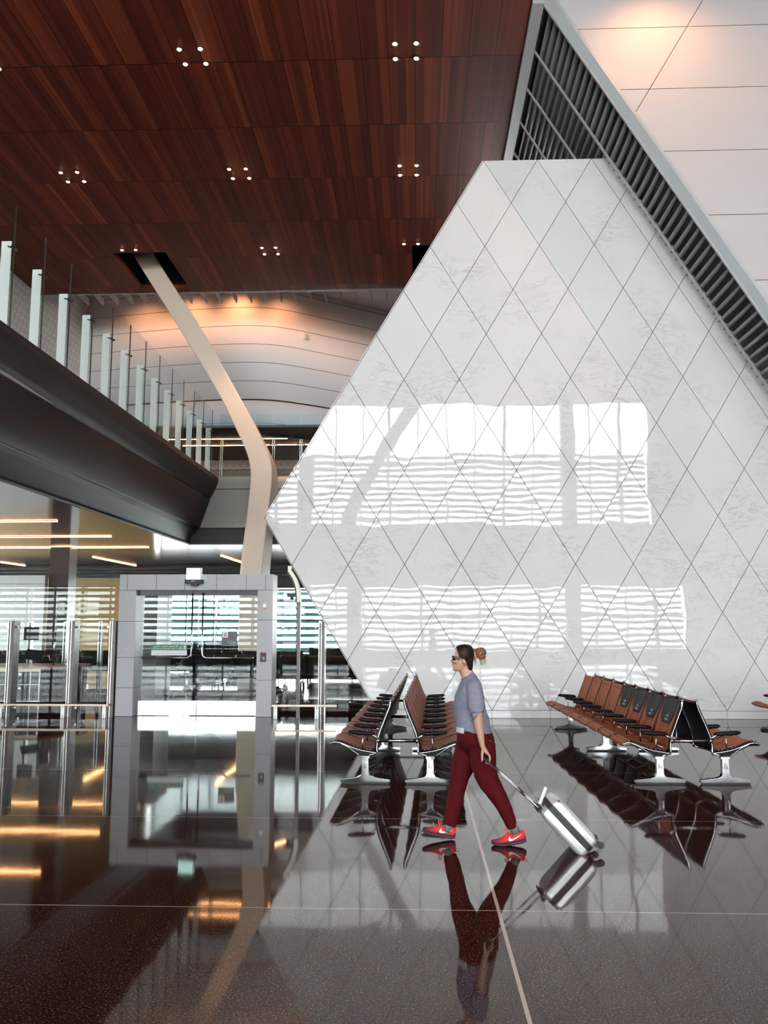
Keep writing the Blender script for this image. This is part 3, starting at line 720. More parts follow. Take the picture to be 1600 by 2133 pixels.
# ground-floor glass screens: posts, panes, patch fittings
def screen(name, label, x0, x1, posts, y=W + 0.05, top=2.77):
    t = thing(name, label, 'glass screen', ((x0 + x1) / 2, y, 0))
    ps = [x0] + posts + [x1]
    for a, c in zip(ps[:-1], ps[1:]):
        if c - a < 0.15: continue
        b = MB(); b.box((a + 0.012, y - 0.006, 0.06), (c - 0.012, y + 0.006, top)); part(b, 'glass_pane', 'glass', t)
        for px in (a + 0.11, c - 0.11):
            for pz in (0.16, 1.72): b = MB(); b.cyl((px, y - 0.03, pz), (px, y + 0.03, pz), 0.022, 12); part(b, 'patch_fitting', 'chrome', t)
    for px in posts:
        b = MB(); b.box((px - 0.045, y - 0.14, 0.0), (px - 0.025, y - 0.01, 1.84)); b.box((px + 0.0, y - 0.14, 0.0), (px + 0.02, y - 0.01, 1.84)); po = part(b, 'post', 'steel', t, 0.003)
        b = MB(); b.box((px + 0.021, y - 0.13, 0.0), (px + 0.075, y + 0.14, 1.84)); b.box((px - 0.024, y - 0.12, 0.0), (px - 0.001, y - 0.02, 1.80)); o = part(b, 'post_core', 'steel_dark', t)
        b = MB(); b.tube([(px - 0.11, y - 0.04, 1.72), (px + 0.11, y - 0.04, 1.72)], 0.009, 8); part(b, 'spider_arm', 'chrome', t)
        b = MB(); b.tube([(px - 0.11, y - 0.04, 0.16), (px + 0.11, y - 0.04, 0.16)], 0.009, 8); part(b, 'spider_arm', 'chrome', t)
    return t
screen('glass_screen', 'frameless glass screen with steel posts to the left of the marble portal', -13.4, PX0 - 0.01, [-12.2, -11.1, -10.0, -9.0, -7.99, -6.78, -5.97])
screen('glass_screen', 'short glass screen between the marble portal and the marble wall', PX1 + 0.01, -0.9, [-1.93], y=W + 0.58)
# low bumper rails
def bumper(name, label, x0, x1, feet, y=W - 0.16):
    t = thing(name, label, 'rail', ((x0 + x1) / 2, y, 0))
    b = MB(); b.box((x0, y - 0.02, 0.215), (x1, y + 0.02, 0.245)); b.box((x0, y - 0.026, 0.236), (x1, y + 0.026, 0.252)); part(b, 'rail', 'brass', t, 0.003)
    for f in feet:
        b = MB(); b.box((f - 0.035, y - 0.012, 0.0), (f + 0.035, y + 0.012, 0.22)); b.cyl((f, y - 0.016, 0.19), (f, y - 0.011, 0.19), 0.010, 8, mi=1); b.cyl((f, y - 0.016, 0.03), (f, y - 0.011, 0.03), 0.010, 8, mi=1); part(b, 'foot', ['white_paint', 'black'], t)
bumper('bumper_rail', 'low brass-topped bumper rail in front of the left glass screen', -12.5, -5.95, [-12.2, -11.1, -10.1, -9.1, -8.06, -6.84, -6.03])
bumper('bumper_rail', 'short low bumper rail to the right of the marble portal', -2.79, -1.55, [-2.72, -1.93])
# inner screen posts deeper in the lounge
t = thing('glass_screen', 'second glass screen with posts deeper inside the lounge', 'glass screen', (-10.5, 22.3, 0))
yi = 22.3; xi = [-12.9, -11.9, -11.0, -10.05, -9.12, -8.2]
for px in xi:
    b = MB(); b.box((px - 0.05, yi - 0.06, 0), (px - 0.02, yi + 0.06, 1.83)); b.box((px + 0.02, yi - 0.06, 0), (px + 0.05, yi + 0.06, 1.83)); b.box((px - 0.05, yi - 0.06, 0), (px + 0.05, yi + 0.06, 0.02)); part(b, 'post', 'steel', t)
    b = MB(); b.box((px - 0.018, yi - 0.05, 0.02), (px + 0.018, yi + 0.05, 1.80)); part(b, 'post_core', 'steel_dark', t)
for a, c in zip(xi[:-1], xi[1:]):
    b = MB(); b.box((a + 0.06, yi - 0.006, 0.1), (c - 0.06, yi + 0.006, 2.7)); part(b, 'glass_pane', 'glass', t)
# curved white camera arm above the right screen
ca = thing('camera_arm', 'curved off-white bracket carrying a small black camera beside the marble wall', 'camera bracket', (-2.35, W - 0.1, 2.4))
mat('cream', (0.78, 0.74, 0.64), 0.35)
arc = sm([(-2.52, 2.90), (-2.44, 2.80), (-2.33, 2.62), (-2.27, 2.40), (-2.26, 2.20)], 5)
inner = sm([(-2.52, 2.80), (-2.46, 2.72), (-2.39, 2.58), (-2.345, 2.40), (-2.335, 2.20)], 5)
b = MB(); b.prism([(-2.52, 2.905), (-2.44, 2.90)] + arc[4:] + inner[::-1], 'y', W - 0.17, W - 0.05); part(b, 'arm', 'cream', ca, 0.006)
b = MB(); b.prism([(x - 0.028, z - 0.012) for x, z in inner] + inner[::-1], 'y', W - 0.165, W - 0.055); part(b, 'arm_lining', 'black', ca)
b = MB(); b.box((-2.33, W - 0.11, 0.0), (-2.27, W - 0.05, 2.20)); part(b, 'pole', 'steel_dark', ca)
b = MB(); b.box((-2.53, W - 0.15, 2.30), (-2.37, W - 0.07, 2.37)); b.cyl((-2.44, W - 0.11, 2.30), (-2.44, W - 0.11, 2.25), 0.035, 12); part(b, 'camera', 'rubber', ca)
b = MB(); b.bar((-2.70, W - 0.11, 2.33), (-2.50, W - 0.11, 2.265), 0.03, 0.02); part(b, 'light_bar', 'lamp_line', ca)

# ================================================================ COLUMN
def column_mesh(b, outline_l, outline_r, y0, depth_top, depth_bot, mirror=None):
    ring = []
    n = len(outline_l)
    for i, ((xl, zl), (xr, zr)) in enumerate(zip(outline_l, outline_r)):
        dd = depth_top + (depth_bot - depth_top) * (1 - i / (n - 1))
        ch = 0.05
        ring.append([(xl, y0, zl), (xl, y0, zl), (xr, y0, zr), (xr, y0, zr), (xr, y0 + dd, zr), (xl, y0 + dd, zl)])
    return ring
Ll = sm([(-5.72, 0.0), (-5.71, 1.8), (-5.70, 3.38), (-5.55, 4.98), (-5.46, 5.9), (-5.42, 6.5), (-5.47, 6.95), (-5.62, 7.45), (-6.08, 8.4), (-6.54, 9.3), (-7.85, 11.45), (-9.46, 13.98), (-9.9, 14.8)], 3)
Lr = sm([(-5.02, 0.0), (-5.01, 1.8), (-4.98, 3.38), (-4.86, 4.98), (-4.76, 5.9), (-4.72, 6.5), (-4.76, 7.0), (-4.93, 7.45), (-5.38, 8.35), (-5.98, 9.42), (-7.10, 11.4), (-8.74, 13.95), (-9.2, 14.8)], 3)
b = MB(); rgs = []
for i, (l_, r_) in enumerate(zip(Ll, Lr)):
    f = i / (len(Ll) - 1); dd = 1.45 - 1.05 * min(1.0, max(0.0, (l_[1] - 6.0) / 3.0)); y0 = 27.6
    rgs.append([(l_[0], y0, l_[1]), (r_[0], y0, r_[1]), (r_[0] + 0.0, y0 + dd, r_[1]), (l_[0], y0 + dd, l_[1])])
b.rings(rgs, smooth=False)
# side faces get the darker finish
o = b.build('leaning_column', 'column'); tag(o, 'cream column that bends and leans left up into the black ceiling recess', 'column')
bv = o.modifiers.new('b', 'BEVEL'); bv.width = 0.03; bv.segments = 2; bv.limit_method = 'ANGLE'; bv.angle_limit = radians(50)
# mirrored pair on the window side of the hall (seen in the marble's reflection)
for (dx, sgn, yy) in ((1.6, -1, -9.2),):
    b = MB(); rgs = []
    for l_, r_ in zip(Ll, Lr):
        dd = 1.2 - 0.75 * min(1.0, max(0.0, (l_[1] - 6.0) / 3.0)); xa = -8.4 - l_[0] * 1.0; xb = -8.4 - r_[0]
        rgs.append([(xb, yy, l_[1]), (xa, yy, l_[1]), (xa, yy + dd, l_[1]), (xb, yy + dd, l_[1])])
    rgs = [r_ for r_ in rgs if r_[0][2] < 13.59]
    b.rings(rgs, smooth=False); o = b.build('leaning_column', 'column'); tag(o, 'leaning column by the windows, seen only as a reflection in the marble', 'column')
for xx in (7.6, -5.6):
    b = MB(); b.box((xx - 0.35, -9.4, 0), (xx + 0.35, -8.8, 13.59 if xx > 0 else 10.0)); o = b.build('square_column', 'column'); tag(o, 'upright square column by the windows, ' + ('right of the leaning one' if xx > 0 else 'left of the leaning one') + ' in the reflection', 'column')

# ================================================================ UPPER BALUSTRADES
XB = -6.86
bal = thing('balustrade', 'long glass balustrade with white blade posts on the left mezzanine', 'balustrade', (XB, 20.0, 6.66))
ysb = [12.66, 13.87] + [13.87 + 1.2 * k for k in range(1, 13)]
for k, yy in enumerate(ysb):
    b = MB(); b.box((XB - 0.24, yy - 0.012, 6.60), (XB - 0.07, yy + 0.012, 8.30)); part(b, 'blade_post', 'white_paint', bal)
    b = MB(); b.bar((XB - 0.12, yy - 0.02, 8.20), (XB + 0.06, yy - 0.05, 8.14), 0.03, 0.02); b.cyl((XB - 0.02, yy - 0.1, 8.17), (XB - 0.02, yy + 0.1, 8.17), 0.016, 8)
    part(b, 'clamp', 'steel_dark', bal)
    b = MB(); b.box((XB - 0.05, yy - 0.05, 6.66), (XB + 0.02, yy + 0.05, 6.74)); part(b, 'foot_clamp', 'steel_dark', bal)
    b = MB(); b.box((XB - 0.035, yy - 0.010, 6.62), (XB - 0.012, yy + 0.010, 8.92)); part(b, 'fin', 'steel_dark', bal)
    y2 = yy + 1.19
    if y2 < 28.9:
        b = MB(); b.box((XB - 0.012, yy + 0.015, 6.70), (XB + 0.0, y2 - 0.015, 8.92)); part(b, 'glass_pane', 'glass', bal)
b = MB(); b.box((XB - 0.012, 11.5, 6.70), (XB, 12.64, 8.92)); part(b, 'glass_pane', 'glass', bal)
b2 = thing('balustrade', 'glass balustrade with steel posts on the balcony beside the leaning column', 'balustrade', (-3, 28.96, 6.66))
px_ = [-6.72, -5.55, -4.92, -3.97, -2.8, -1.6, -0.4, 0.8]
for k, xx in enumerate(px_):
    if k == 1: continue
    b = MB(); b.box((xx - 0.045, 29.0, 6.6), (xx - 0.02, 29.08, 8.05)); b.box((xx + 0.02, 29.0, 6.6), (xx + 0.045, 29.08, 8.05)); part(b, 'post', 'steel', b2)
    b = MB(); b.tube([(xx - 0.13, 28.98, 7.86), (xx + 0.13, 28.98, 7.86)], 0.010, 8)
    for s_ in (-1, 1): b.cyl((xx + s_ * 0.12, 28.93, 7.86), (xx + s_ * 0.12, 28.99, 7.86), 0.024, 10)
    part(b, 'spider_arm', 'chrome', b2)
for a, c in ((-6.8, -5.6), (-5.55, -4.93), (-4.91, -3.98), (-3.96, -2.81), (-2.79, -1.61), (-1.59, -0.41), (-0.39, 0.8), (0.81, 2.1)):
    b = MB(); b.box((a + 0.01, 28.955, 6.70), (c - 0.01, 28.967, 8.92)); part(b, 'glass_pane', 'glass', b2)

# ================================================================ LAMPS
def downlight(x, y, z, label, group):
    t = thing('downlight', label, 'ceiling light', (x, y, z), group)
    b = MB(); n = 20; r = []
    for (rr_, zz) in ((0.075, 0.0), (0.075, -0.012), (0.055, -0.014), (0.050, 0.0)):
        r.append([(x + rr_ * cos(2 * pi * k / n), y + rr_ * sin(2 * pi * k / n), z + zz) for k in range(n)])
    b.rings(r, cap=False); part(b, 'bezel', 'steel_dark', t)
    b = MB(); b.ball((x, y, z - 0.010), (0.045, 0.045, 0.024), 12); part(b, 'bulb', 'lamp_warm', t)
G = [('nearest the camera, far left of the wood ceiling', -9.14, 16.62, (3,)), ('nearest the camera, left of centre', -4.66, 16.62, (0, 1, 2, 3)), ('nearest the camera, beside the grille', -0.19, 16.62, (0, 1, 2, 3)),
     ('in the middle row, leftmost', -9.14, 21.4, (0, 1, 2, 3)), ('in the middle row, centre', -4.66, 21.4, (0, 1, 2, 3)), ('in the middle row, nearest the marble wall', -0.19, 21.4, (0, 1, 2, 3)),
     ('in the far row, beside the column recess', -9.15, 26.2, (0, 1)), ('in the far row, centre', -4.66, 26.2, (0, 1, 2, 3)), ('in the far row, at the second recess', -0.15, 26.1, (0, 1))]
cor = ['front left', 'front right', 'back left', 'back right']
for nm, gx, gy, ks in G:
    for k in ks:
        ddx = (-0.22, 0.22)[k % 2]; ddy = (-0.24, -0.24, 0.24, 0.24)[k]
        lab = ('%s lamp of the downlight cluster %s' % (cor[k], nm)) if len(ks) > 1 else 'single warm downlight at the far left edge of the wood ceiling'
        if len(ks) == 2: lab = ('%s lamp of the downlight pair %s' % (cor[k][6:], nm))
        downlight(gx + ddx, gy + ddy + (0.0), HC - 0.002, lab, 'warm downlights in the wood ceiling')
def spot(x, y, z, power, size=70, col=(1.0, 0.46, 0.20), blend=0.7, rad=0.05):
    l = bpy.data.lights.new('downlight_beam', 'SPOT'); l.energy = power; l.spot_size = radians(size); l.spot_blend = blend; l.color = col; l.shadow_soft_size = rad
    o = bpy.data.objects.new('downlight_beam', l); COL.objects.link(o); o.location = (x, y, z)
    return o
o = spot(4.35, 13.9, HC - 0.03, 95, 140, blend=1.0); o.rotation_euler = Vector((0.10, 0.45, -1)).to_track_quat('-Z', 'Y').to_euler()
spot(-4.66, 21.4, HC - 0.08, 200, 60); spot(-4.66, 26.2, HC - 0.08, 250, 75); spot(-9.1, 26.0, HC - 0.08, 150, 60)
downlight(4.35, 13.9, HC - 0.002, 'single warm downlight above the panel wall, just above the top of the picture', 'warm downlights in the wood ceiling')
# line lights in the lower ceiling
def linelight(p0, p1, label, w=0.07, grp='line lights in the lower black ceiling'):
    cx = [(a + c) / 2 for a, c in zip(p0, p1)]; t = thing('line_light', label, 'ceiling light', tuple(cx), grp)
    b = MB(); b.bar(p0, p1, w, 0.012); part(b, 'diffuser', 'lamp_line', t)
    b = MB(); b.bar((p0[0], p0[1], p0[2] + 0.010), (p1[0], p1[1], p1[2] + 0.010), w + 0.03, 0.008); part(b, 'housing', 'steel_dark', t)
ZL = 4.48
linelight((-13.5, 22.6, ZL), (-9.62, 22.6, ZL), 'long orange line light across the black ceiling, nearest of the three crosswise ones')
linelight((-14.5, 26.8, ZL), (-9.65, 26.8, ZL), 'long orange line light across the black ceiling, middle of the three crosswise ones')
linelight((-16.5, 30.8, ZL), (-9.7, 30.8, ZL), 'long orange line light across the black ceiling, farthest of the three crosswise ones')
linelight((-13.48, 35.4, ZL), (-13.48, 40.9, ZL), 'slanting orange line light left of the marble portal')
linelight((-18.8, 36.0, ZL), (-18.8, 40.7, ZL), 'slanting orange line light at the left edge of the picture')
linelight((-7.97, 34.8, ZL), (-7.97, 39.1, ZL), 'slanting orange line light just left of the column foot')
linelight((-9.8, 35.2, 9.13), (-3.98, 35.1, 9.13), 'warm line light in the gallery soffit behind the column', 0.09, 'line lights in the upper gallery')
linelight((-12.5, 33.9, 9.13), (-5.2, 33.9, 9.13), 'warm line light in the gallery soffit, nearer and partly behind the balustrade', 0.07, 'line lights in the upper gallery')
# cove light along the far ceiling edge, washing the curved wall
for x_, p_ in ((-11, 60), (-9, 60), (-7.0, 60), (-5.1, 60), (-3, 50), (-1.2, 50)):
    o = spot(x_, 31.9, 14.9, p_ * 0.5, 110, (1.0, 0.42, 0.18), 1.0, 0.1)
    dn_ = Vector((0.0, 0.62, -1)); o.rotation_euler = dn_.to_track_quat('-Z', 'Y').to_euler()
# small box on the curved wall
ws = thing('wall_speaker', 'small square beige speaker box on the white curved wall', 'speaker', (-4.45, 33.7, 13.3))
b = MB(); R_ = Matrix.Rotation(radians(38), 3, 'Z'); b.obox((-4.45, 33.72, 13.3), (0.22, 0.10, 0.22), R_); part(b, 'box', 'cream', ws, 0.01)
b = MB(); b.obox((-4.425, 33.665, 13.3), (0.15, 0.012, 0.15), R_); part(b, 'grille', 'fascia_lit', ws)

# ================================================================ TANDEM SEATING
SP = 0.632; NS = 8; LEN = SP * NS
seat_prof = [(0.405, 0.425), (0.385, 0.447), (0.345, 0.459), (0.29, 0.455), (0.20, 0.418), (0.10, 0.382), (0.0, 0.362), (-0.07, 0.358), (-0.118, 0.372)]
back_prof = [(-0.118, 0.372), (-0.128, 0.42), (-0.140, 0.50), (-0.165, 0.58), (-0.205, 0.68), (-0.245, 0.78), (-0.275, 0.86), (-0.285, 0.915)]
def resample(pr, n):
    L = [0]
    for a, c in zip(pr[:-1], pr[1:]): L.append(L[-1] + math.dist(a, c))
    out = []
    for k in range(n + 1):
        t = L[-1] * k / n; i = max(j for j in range(len(L)) if L[j] <= t + 1e-9); i = min(i, len(pr) - 2)
        f = (t - L[i]) / max(1e-9, L[i + 1] - L[i]); out.append((pr[i][0] + (pr[i + 1][0] - pr[i][0]) * f, pr[i][1] + (pr[i + 1][1] - pr[i][1]) * f))
    return out
def sling(pr, y0, y1, sx, cx, n=14, ny=10, thick=0.028, up=1, seams=(), name='seat', mt='leather_tan'):
    """padded sling: top face leather, rear face black, stitched seams in the same mesh"""
    P = resample(pr, n); b = MB(); top = []; bot = []
    def pt(s, t, lift=0.0):
        f = t * n; i = min(int(f), n - 1); g_ = f - i
        u = P[i][0] + (P[i + 1][0] - P[i][0]) * g_; z = P[i][1] + (P[i + 1][1] - P[i][1]) * g_
        du = P[i + 1][0] - P[i][0]; dz = P[i + 1][1] - P[i][1]; L_ = math.hypot(du, dz); nx, nz = (dz / L_ * up, -du / L_ * up)
        y = y0 + (y1 - y0) * (s * 0.5 + 0.5); sag = -0.018 * (1 - s * s) + 0.006 * (1 - abs(2 * t - 1) ** 4)
        return (cx + sx * (u + nx * (sag + lift)), y, z + nz * (sag + lift))
    for i in range(n + 1): top.append([pt(-1 + 2 * j / ny, i / n, thick / 2) for j in range(ny + 1)]); bot.append([pt(-1 + 2 * j / ny, i / n, -thick / 2) for j in range(ny + 1)])
    m_ = ny + 1; vs = [v for r in top for v in r] + [v for r in bot for v in r]; o = (n + 1) * m_; fs = []; mi = []
    b.add(vs, [])
    base = len(b.v) - len(vs)
    def F(f, mi_): b.f.append([base + i for i in f]); b.sm.append(True); b.mi.append(mi_)
    for i in range(n):
        for j in range(ny):
            a = i * m_ + j; F((a, a + 1, a + m_ + 1, a + m_), 0); F((o + a, o + a + m_, o + a + m_ + 1, o + a + 1), 1)
    for i in range(n): F((i * m_, (i + 1) * m_, o + (i + 1) * m_, o + i * m_), 1); F((i * m_ + ny, o + i * m_ + ny, o + (i + 1) * m_ + ny, (i + 1) * m_ + ny), 1)
    for j in range(ny): F((j, o + j, o + j + 1, j + 1), 0); F((n * m_ + j, n * m_ + j + 1, o + n * m_ + j + 1, o + n * m_ + j), 0)
    for line in seams:
        pts = []
        for (s0, t0), (s1_, t1_) in zip(line[:-1], line[1:]):
            for k in range(5): pts.append(pt(s0 + (s1_ - s0) * k / 5, t0 + (t1_ - t0) * k / 5, thick / 2 + 0.0005))
        pts.append(pt(line[-1][0], line[-1][1], thick / 2 + 0.0005)); b.tube(pts, 0.0032, 5, mi=2)
    return b, pt
back_seams = ([(-0.62, 0.02), (-0.42, 0.44), (0.42, 0.44), (0.62, 0.02)], [(-0.42, 0.44), (-0.97, 0.74)], [(0.42, 0.44), (0.97, 0.74)], [(-0.97, 0.90), (0.97, 0.90)])
seat_seams = ([(-0.62, 0.98), (-0.42, 0.55), (0.42, 0.55), (0.62, 0.98)], [(-0.42, 0.55), (-0.97, 0.25)], [(0.42, 0.55), (0.97, 0.25)], [(-0.97, 0.12), (0.97, 0.12)])
def make_bench(label, covers=False, leather='leather_tan', loc=(0, 0, 0), rz=0, double=True, group=None, simple=False, name='tandem_seating', back='vinyl_black'):
    root = thing(name, label, 'seating', (0, 0, 0), group)
    for side in ((-1, 1) if double else (-1,)):
        cx = 0.37 * side if double else 0.0
        sx = side
        # one of each part, then copies along the row
        b, _ = sling(seat_prof, 0.022, SP - 0.022, sx, cx, up=1, seams=() if simple else seat_seams, n=8 if simple else 14, ny=4 if simple else 10)
        seat = b.build('seat', [leather, 'vinyl_black', 'seam'], root, fix=False)
        b, pt = sling(back_prof, 0.022, SP - 0.022, sx, cx, up=1, seams=() if simple else back_seams, n=8 if simple else 14, ny=4 if simple else 10)
        bk = b.build('backrest', [leather if not simple else back, 'vinyl_black', 'seam'], root, fix=False)
        for k in range(1, NS):
            for o in (seat, bk):
                c = o.copy(); COL.objects.link(c); c.parent = root; c.location = (0, SP * k, 0)
        if covers and side == -1:
            for k in range(4):
                b = MB(); N = 10; vs = []; fs = []
                outl = []
                for i in range(N + 1):
                    t = 1.0 - 0.52 * i / N; hw = 0.93 if t > 0.80 else 0.93 - (0.80 - t) / 0.32 * 0.46
                    for j in range(7): vs.append(pt(-hw + 2 * hw * j / 6, t, 0.020))
                M_ = len(vs)
                for i in range(N + 1):
                    t = 1.0 - 0.52 * i / N; hw = 0.93 if t > 0.80 else 0.93 - (0.80 - t) / 0.32 * 0.46
                    for j in range(7): vs.append(pt(-hw + 2 * hw * j / 6, t, 0.0145))
                for i in range(N):
                    for j in range(6): a = i * 7 + j; fs.append((a, a + 1, a + 8, a + 7)); fs.append((M_ + a, M_ + a + 7, M_ + a + 8, M_ + a + 1))
                per = [j for j in range(7)] + [7 * i + 6 for i in range(1, N + 1)] + [7 * N + j for j in range(5, -1, -1)] + [7 * i for i in range(N - 1, 0, -1)]
                for a, c in zip(per, per[1:] + per[:1]): fs.append((a, M_ + a, M_ + c, c))
                # fold over the top and down the back
                b.add([(v[0], v[1] + SP * k, v[2]) for v in vs], fs, True)
                top_f = [pt(-0.93 + 1.86 * j / 6, 1.0, 0.020) for j in range(7)]; top_b = [pt(-0.93 + 1.86 * j / 6, 1.0, -0.020) for j in range(7)]; low_b = [pt(-0.93 + 1.86 * j / 6, 0.55, -0.020) for j in range(7)]
                rr = [[(v[0], v[1] + SP * k, v[2] + dz) for v in row] for row, dz in ((top_f, 0.0), (top_f, 0.008), (top_b, 0.008), (low_b, 0.0))]
                b.add([v for r in rr for v in r], [(i * 7 + j, i * 7 + j + 1, (i + 1) * 7 + j + 1, (i + 1) * 7 + j) for i in range(3) for j in range(6)], True)
                cov = b.build('headrest_cover', 'cover_navy', root, fix=False); cov['label'] = 'black cloth headrest cover with white print'
                # print on the cover, laid on the sloping back
                e0 = Vector(pt(0.0, 0.60, 0.0215)); e1 = Vector(pt(0.0, 0.70, 0.0215)); upv = (e1 - e0).normalized(); rgt = Vector((0, -1, 0)); nn = rgt.cross(upv).normalized()
                RM = Matrix((rgt, upv, nn)).transposed().to_euler()
                ctr = e0 + Vector((0, SP * k, 0)) + nn * 0.004
                a1 = text_mesh('t', arabic('أولوية'), 0.050, 'print_white', None, ctr + upv * 0.030, RM, width=0.085, ext=0.0008)
                a2 = text_mesh('t', 'PRIORITY', 0.036, 'print_white', None, ctr - upv * 0.022, RM, width=0.125, ext=0.0008)
                for o_ in (a1, a2): o_.name = 'lettering'; o_.parent = cov
        # side frame (chrome tube that follows seat and back) with rivets and black inner web
        fp = [(u, z - 0.012) for u, z in seat_prof[:-1]]
        b = MB(); fr_pts = [(cx + sx * u, 0, z) for u, z in sm([(-0.135, 0.335), (-0.133, 0.40), (-0.148, 0.50), (-0.172, 0.58), (-0.212, 0.68), (-0.252, 0.78), (-0.283, 0.86), (-0.292, 0.925)], 3)]
        b.tube(fr_pts, (0.013 if not simple else 0.016), 8, up=(0, 1, 0))
        b.tube([(cx + sx * u, 0, z) for u, z in sm([(0.408, 0.432), (0.36, 0.452), (0.29, 0.446), (0.18, 0.405), (0.07, 0.368), (-0.03, 0.350), (-0.135, 0.335)], 3)], 0.010, 6, up=(0, 1, 0))
        b.tube([(cx + sx * u, 0, z) for u, z in ((-0.135, 0.335), (-0.06, 0.315), (0.0, 0.30))], 0.013, 6)
        b.tube([(cx + sx * u, 0, z) for u, z in sm([(0.30, 0.445), (0.20, 0.40), (0.12, 0.345), (0.06, 0.305)], 3)], 0.010, 6)
        if not simple:
            for u, z in ((0.400, 0.450), (0.372, 0.466), (0.338, 0.470), (0.13, 0.412), (0.09, 0.398), (-0.02, 0.376), (-0.06, 0.372)): b.ball((cx + sx * u, 0, z), 0.0085, 6)
            b.ball((cx + sx * -0.292, 0, 0.925), 0.018, 8)
        fr = b.build('side_frame', 'chrome', root)
        b = MB(); b.prism([(cx + sx * u, z) for u, z in ((0.395, 0.425), (0.30, 0.432), (0.18, 0.392), (0.05, 0.352), (-0.12, 0.335), (-0.06, 0.305), (0.05, 0.302), (0.10, 0.325), (0.16, 0.36), (0.27, 0.415))], 'y', -0.009, 0.009); wb = b.build('seat_bracket', 'vinyl_black', root)
        # arm pad
        b = MB(); rg = []
        for i in range(13):
            t = -1 + 2 * i / 12; w = 0.030 * (1 - abs(t) ** 4.5) ** 0.5 + 0.002; h = 0.024 * (1 - abs(t) ** 5) ** 0.5 + 0.002; u = 0.045 + 0.160 * t
            rg.append([(cx + sx * u, w * cos(2 * pi * j / 10), 0.560 + 0.010 * t * (1 if True else 1) + h * sin(2 * pi * j / 10)) for j in range(10)])
        b.rings(rg); arm = b.build('arm_pad', 'vinyl_black', root)
        b = MB(); b.tube([(cx + sx * u, 0, z) for u, z in ((-0.150, 0.505), (-0.12, 0.515), (-0.07, 0.545), (0.10, 0.545))], (0.016), 8); b.tube([(cx + sx * u, 0, z) for u, z in ((0.02, 0.545), (0.03, 0.45), (0.03, 0.375))], 0.009, 6); ab = b.build('arm_support', 'chrome', root)
        for k in range(1, NS + 1):
            for o in (fr, wb, arm, ab):
                c = o.copy(); COL.objects.link(c); c.parent = root; c.location = (0, SP * k, 0)
        # pedestals
        b = MB()
        b.prism([(cx - 0.285, 0.018), (cx + 0.285, 0.018), (cx + 0.285, 0.045), (cx + 0.10, 0.068), (cx + 0.055, 0.085), (cx + 0.040, 0.115), (cx + 0.036, 0.275), (cx + 0.050, 0.282), (cx + 0.050, 0.305), (cx - 0.050, 0.305), (cx - 0.050, 0.282), (cx - 0.036, 0.275), (cx - 0.040, 0.115), (cx - 0.055, 0.085), (cx - 0.10, 0.068), (cx - 0.285, 0.045)], 'y', -0.032, 0.032)
        if not simple:
            for s_ in (-1, 1): b.tube([(cx + s_ * 0.022, -0.033, 0.27), (cx + s_ * 0.022, -0.035, 0.19), (cx + s_ * 0.010, -0.035, 0.175), (cx + s_ * 0.008, -0.034, 0.25)], 0.004, 5)
        ped = b.build('pedestal', 'chrome', root, bevel=0.006 if not simple else 0)
        b = MB(); b.box((cx - 0.27, -0.025, 0.0), (cx + 0.27, 0.025, 0.018)); gl = b.build('glide', 'rubber', ped)
        for kk in (4, 8):
            c = ped.copy(); COL.objects.link(c); c.parent = root; c.location = (0, SP * kk, 0)
            c2 = gl.copy(); COL.objects.link(c2); c2.parent = c
        b = MB(); b.box((cx - 0.035, -0.03, 0.305), (cx + 0.035, LEN + 0.03, 0.345)); b.build('beam', 'vinyl_black', root, bevel=0.004)
    if double:
        for kk in (0, 4, 8):
            b = MB(); y = SP * kk; b.cyl((-0.225, y, 0.475), (0.225, y, 0.475), 0.020, 12); b.cyl((-0.235, y, 0.475), (-0.205, y, 0.475), 0.027, 12); b.cyl((0.205, y, 0.475), (0.235, y, 0.475), 0.027, 12); b.build('cross_bar', 'chrome', root)
    root.location = loc; root.rotation_euler = (0, 0, rz)
    return root
make_bench('double row of brown leather seats left of the walking woman, chrome feet', False, 'leather_brown', (-0.235, 10.12, 0), radians(-1.45))
make_bench('double row of tan leather seats with black headrest covers right of the suitcase', True, 'leather_tan', (3.105, 10.22, 0), radians(1.45))
make_bench('double row of tan leather seats cut off by the right edge of the picture', False, 'leather_tan', (6.62, 10.30, 0), radians(1.45))
# dark seating in the lounge behind the glass
bgb = make_bench('dark double seating row behind the desk at far left', False, 'vinyl_black', (0, 0, 0), 0, True, 'dark seating rows in the lounge behind the glass', True)
places = [(-9.4, 24.0, 90, 'dark double seating row standing behind the podium desk'), (-9.4, 27.4, 90, 'second dark seating row behind the podium desk, nearer the white wall'),
          (-1.2, 23.5, 84, 'dark seating row seen through the right door leaf'), (-3.6, 27.2, 90, 'dark seating row seen through the left door leaf before the far windows'), (1.2, 31.0, 90, 'dark seating row seen between the portal and the marble wall'), (-6.0, 36.5, 90, 'farthest dark seating row, against the far windows')]
for i, (x, y, a, lab) in enumerate(places):
    o = bgb if i == 0 else copy_tree(bgb)
    o.location = (x, y, 0); o.rotation_euler = (0, 0, radians(a)); o['label'] = lab

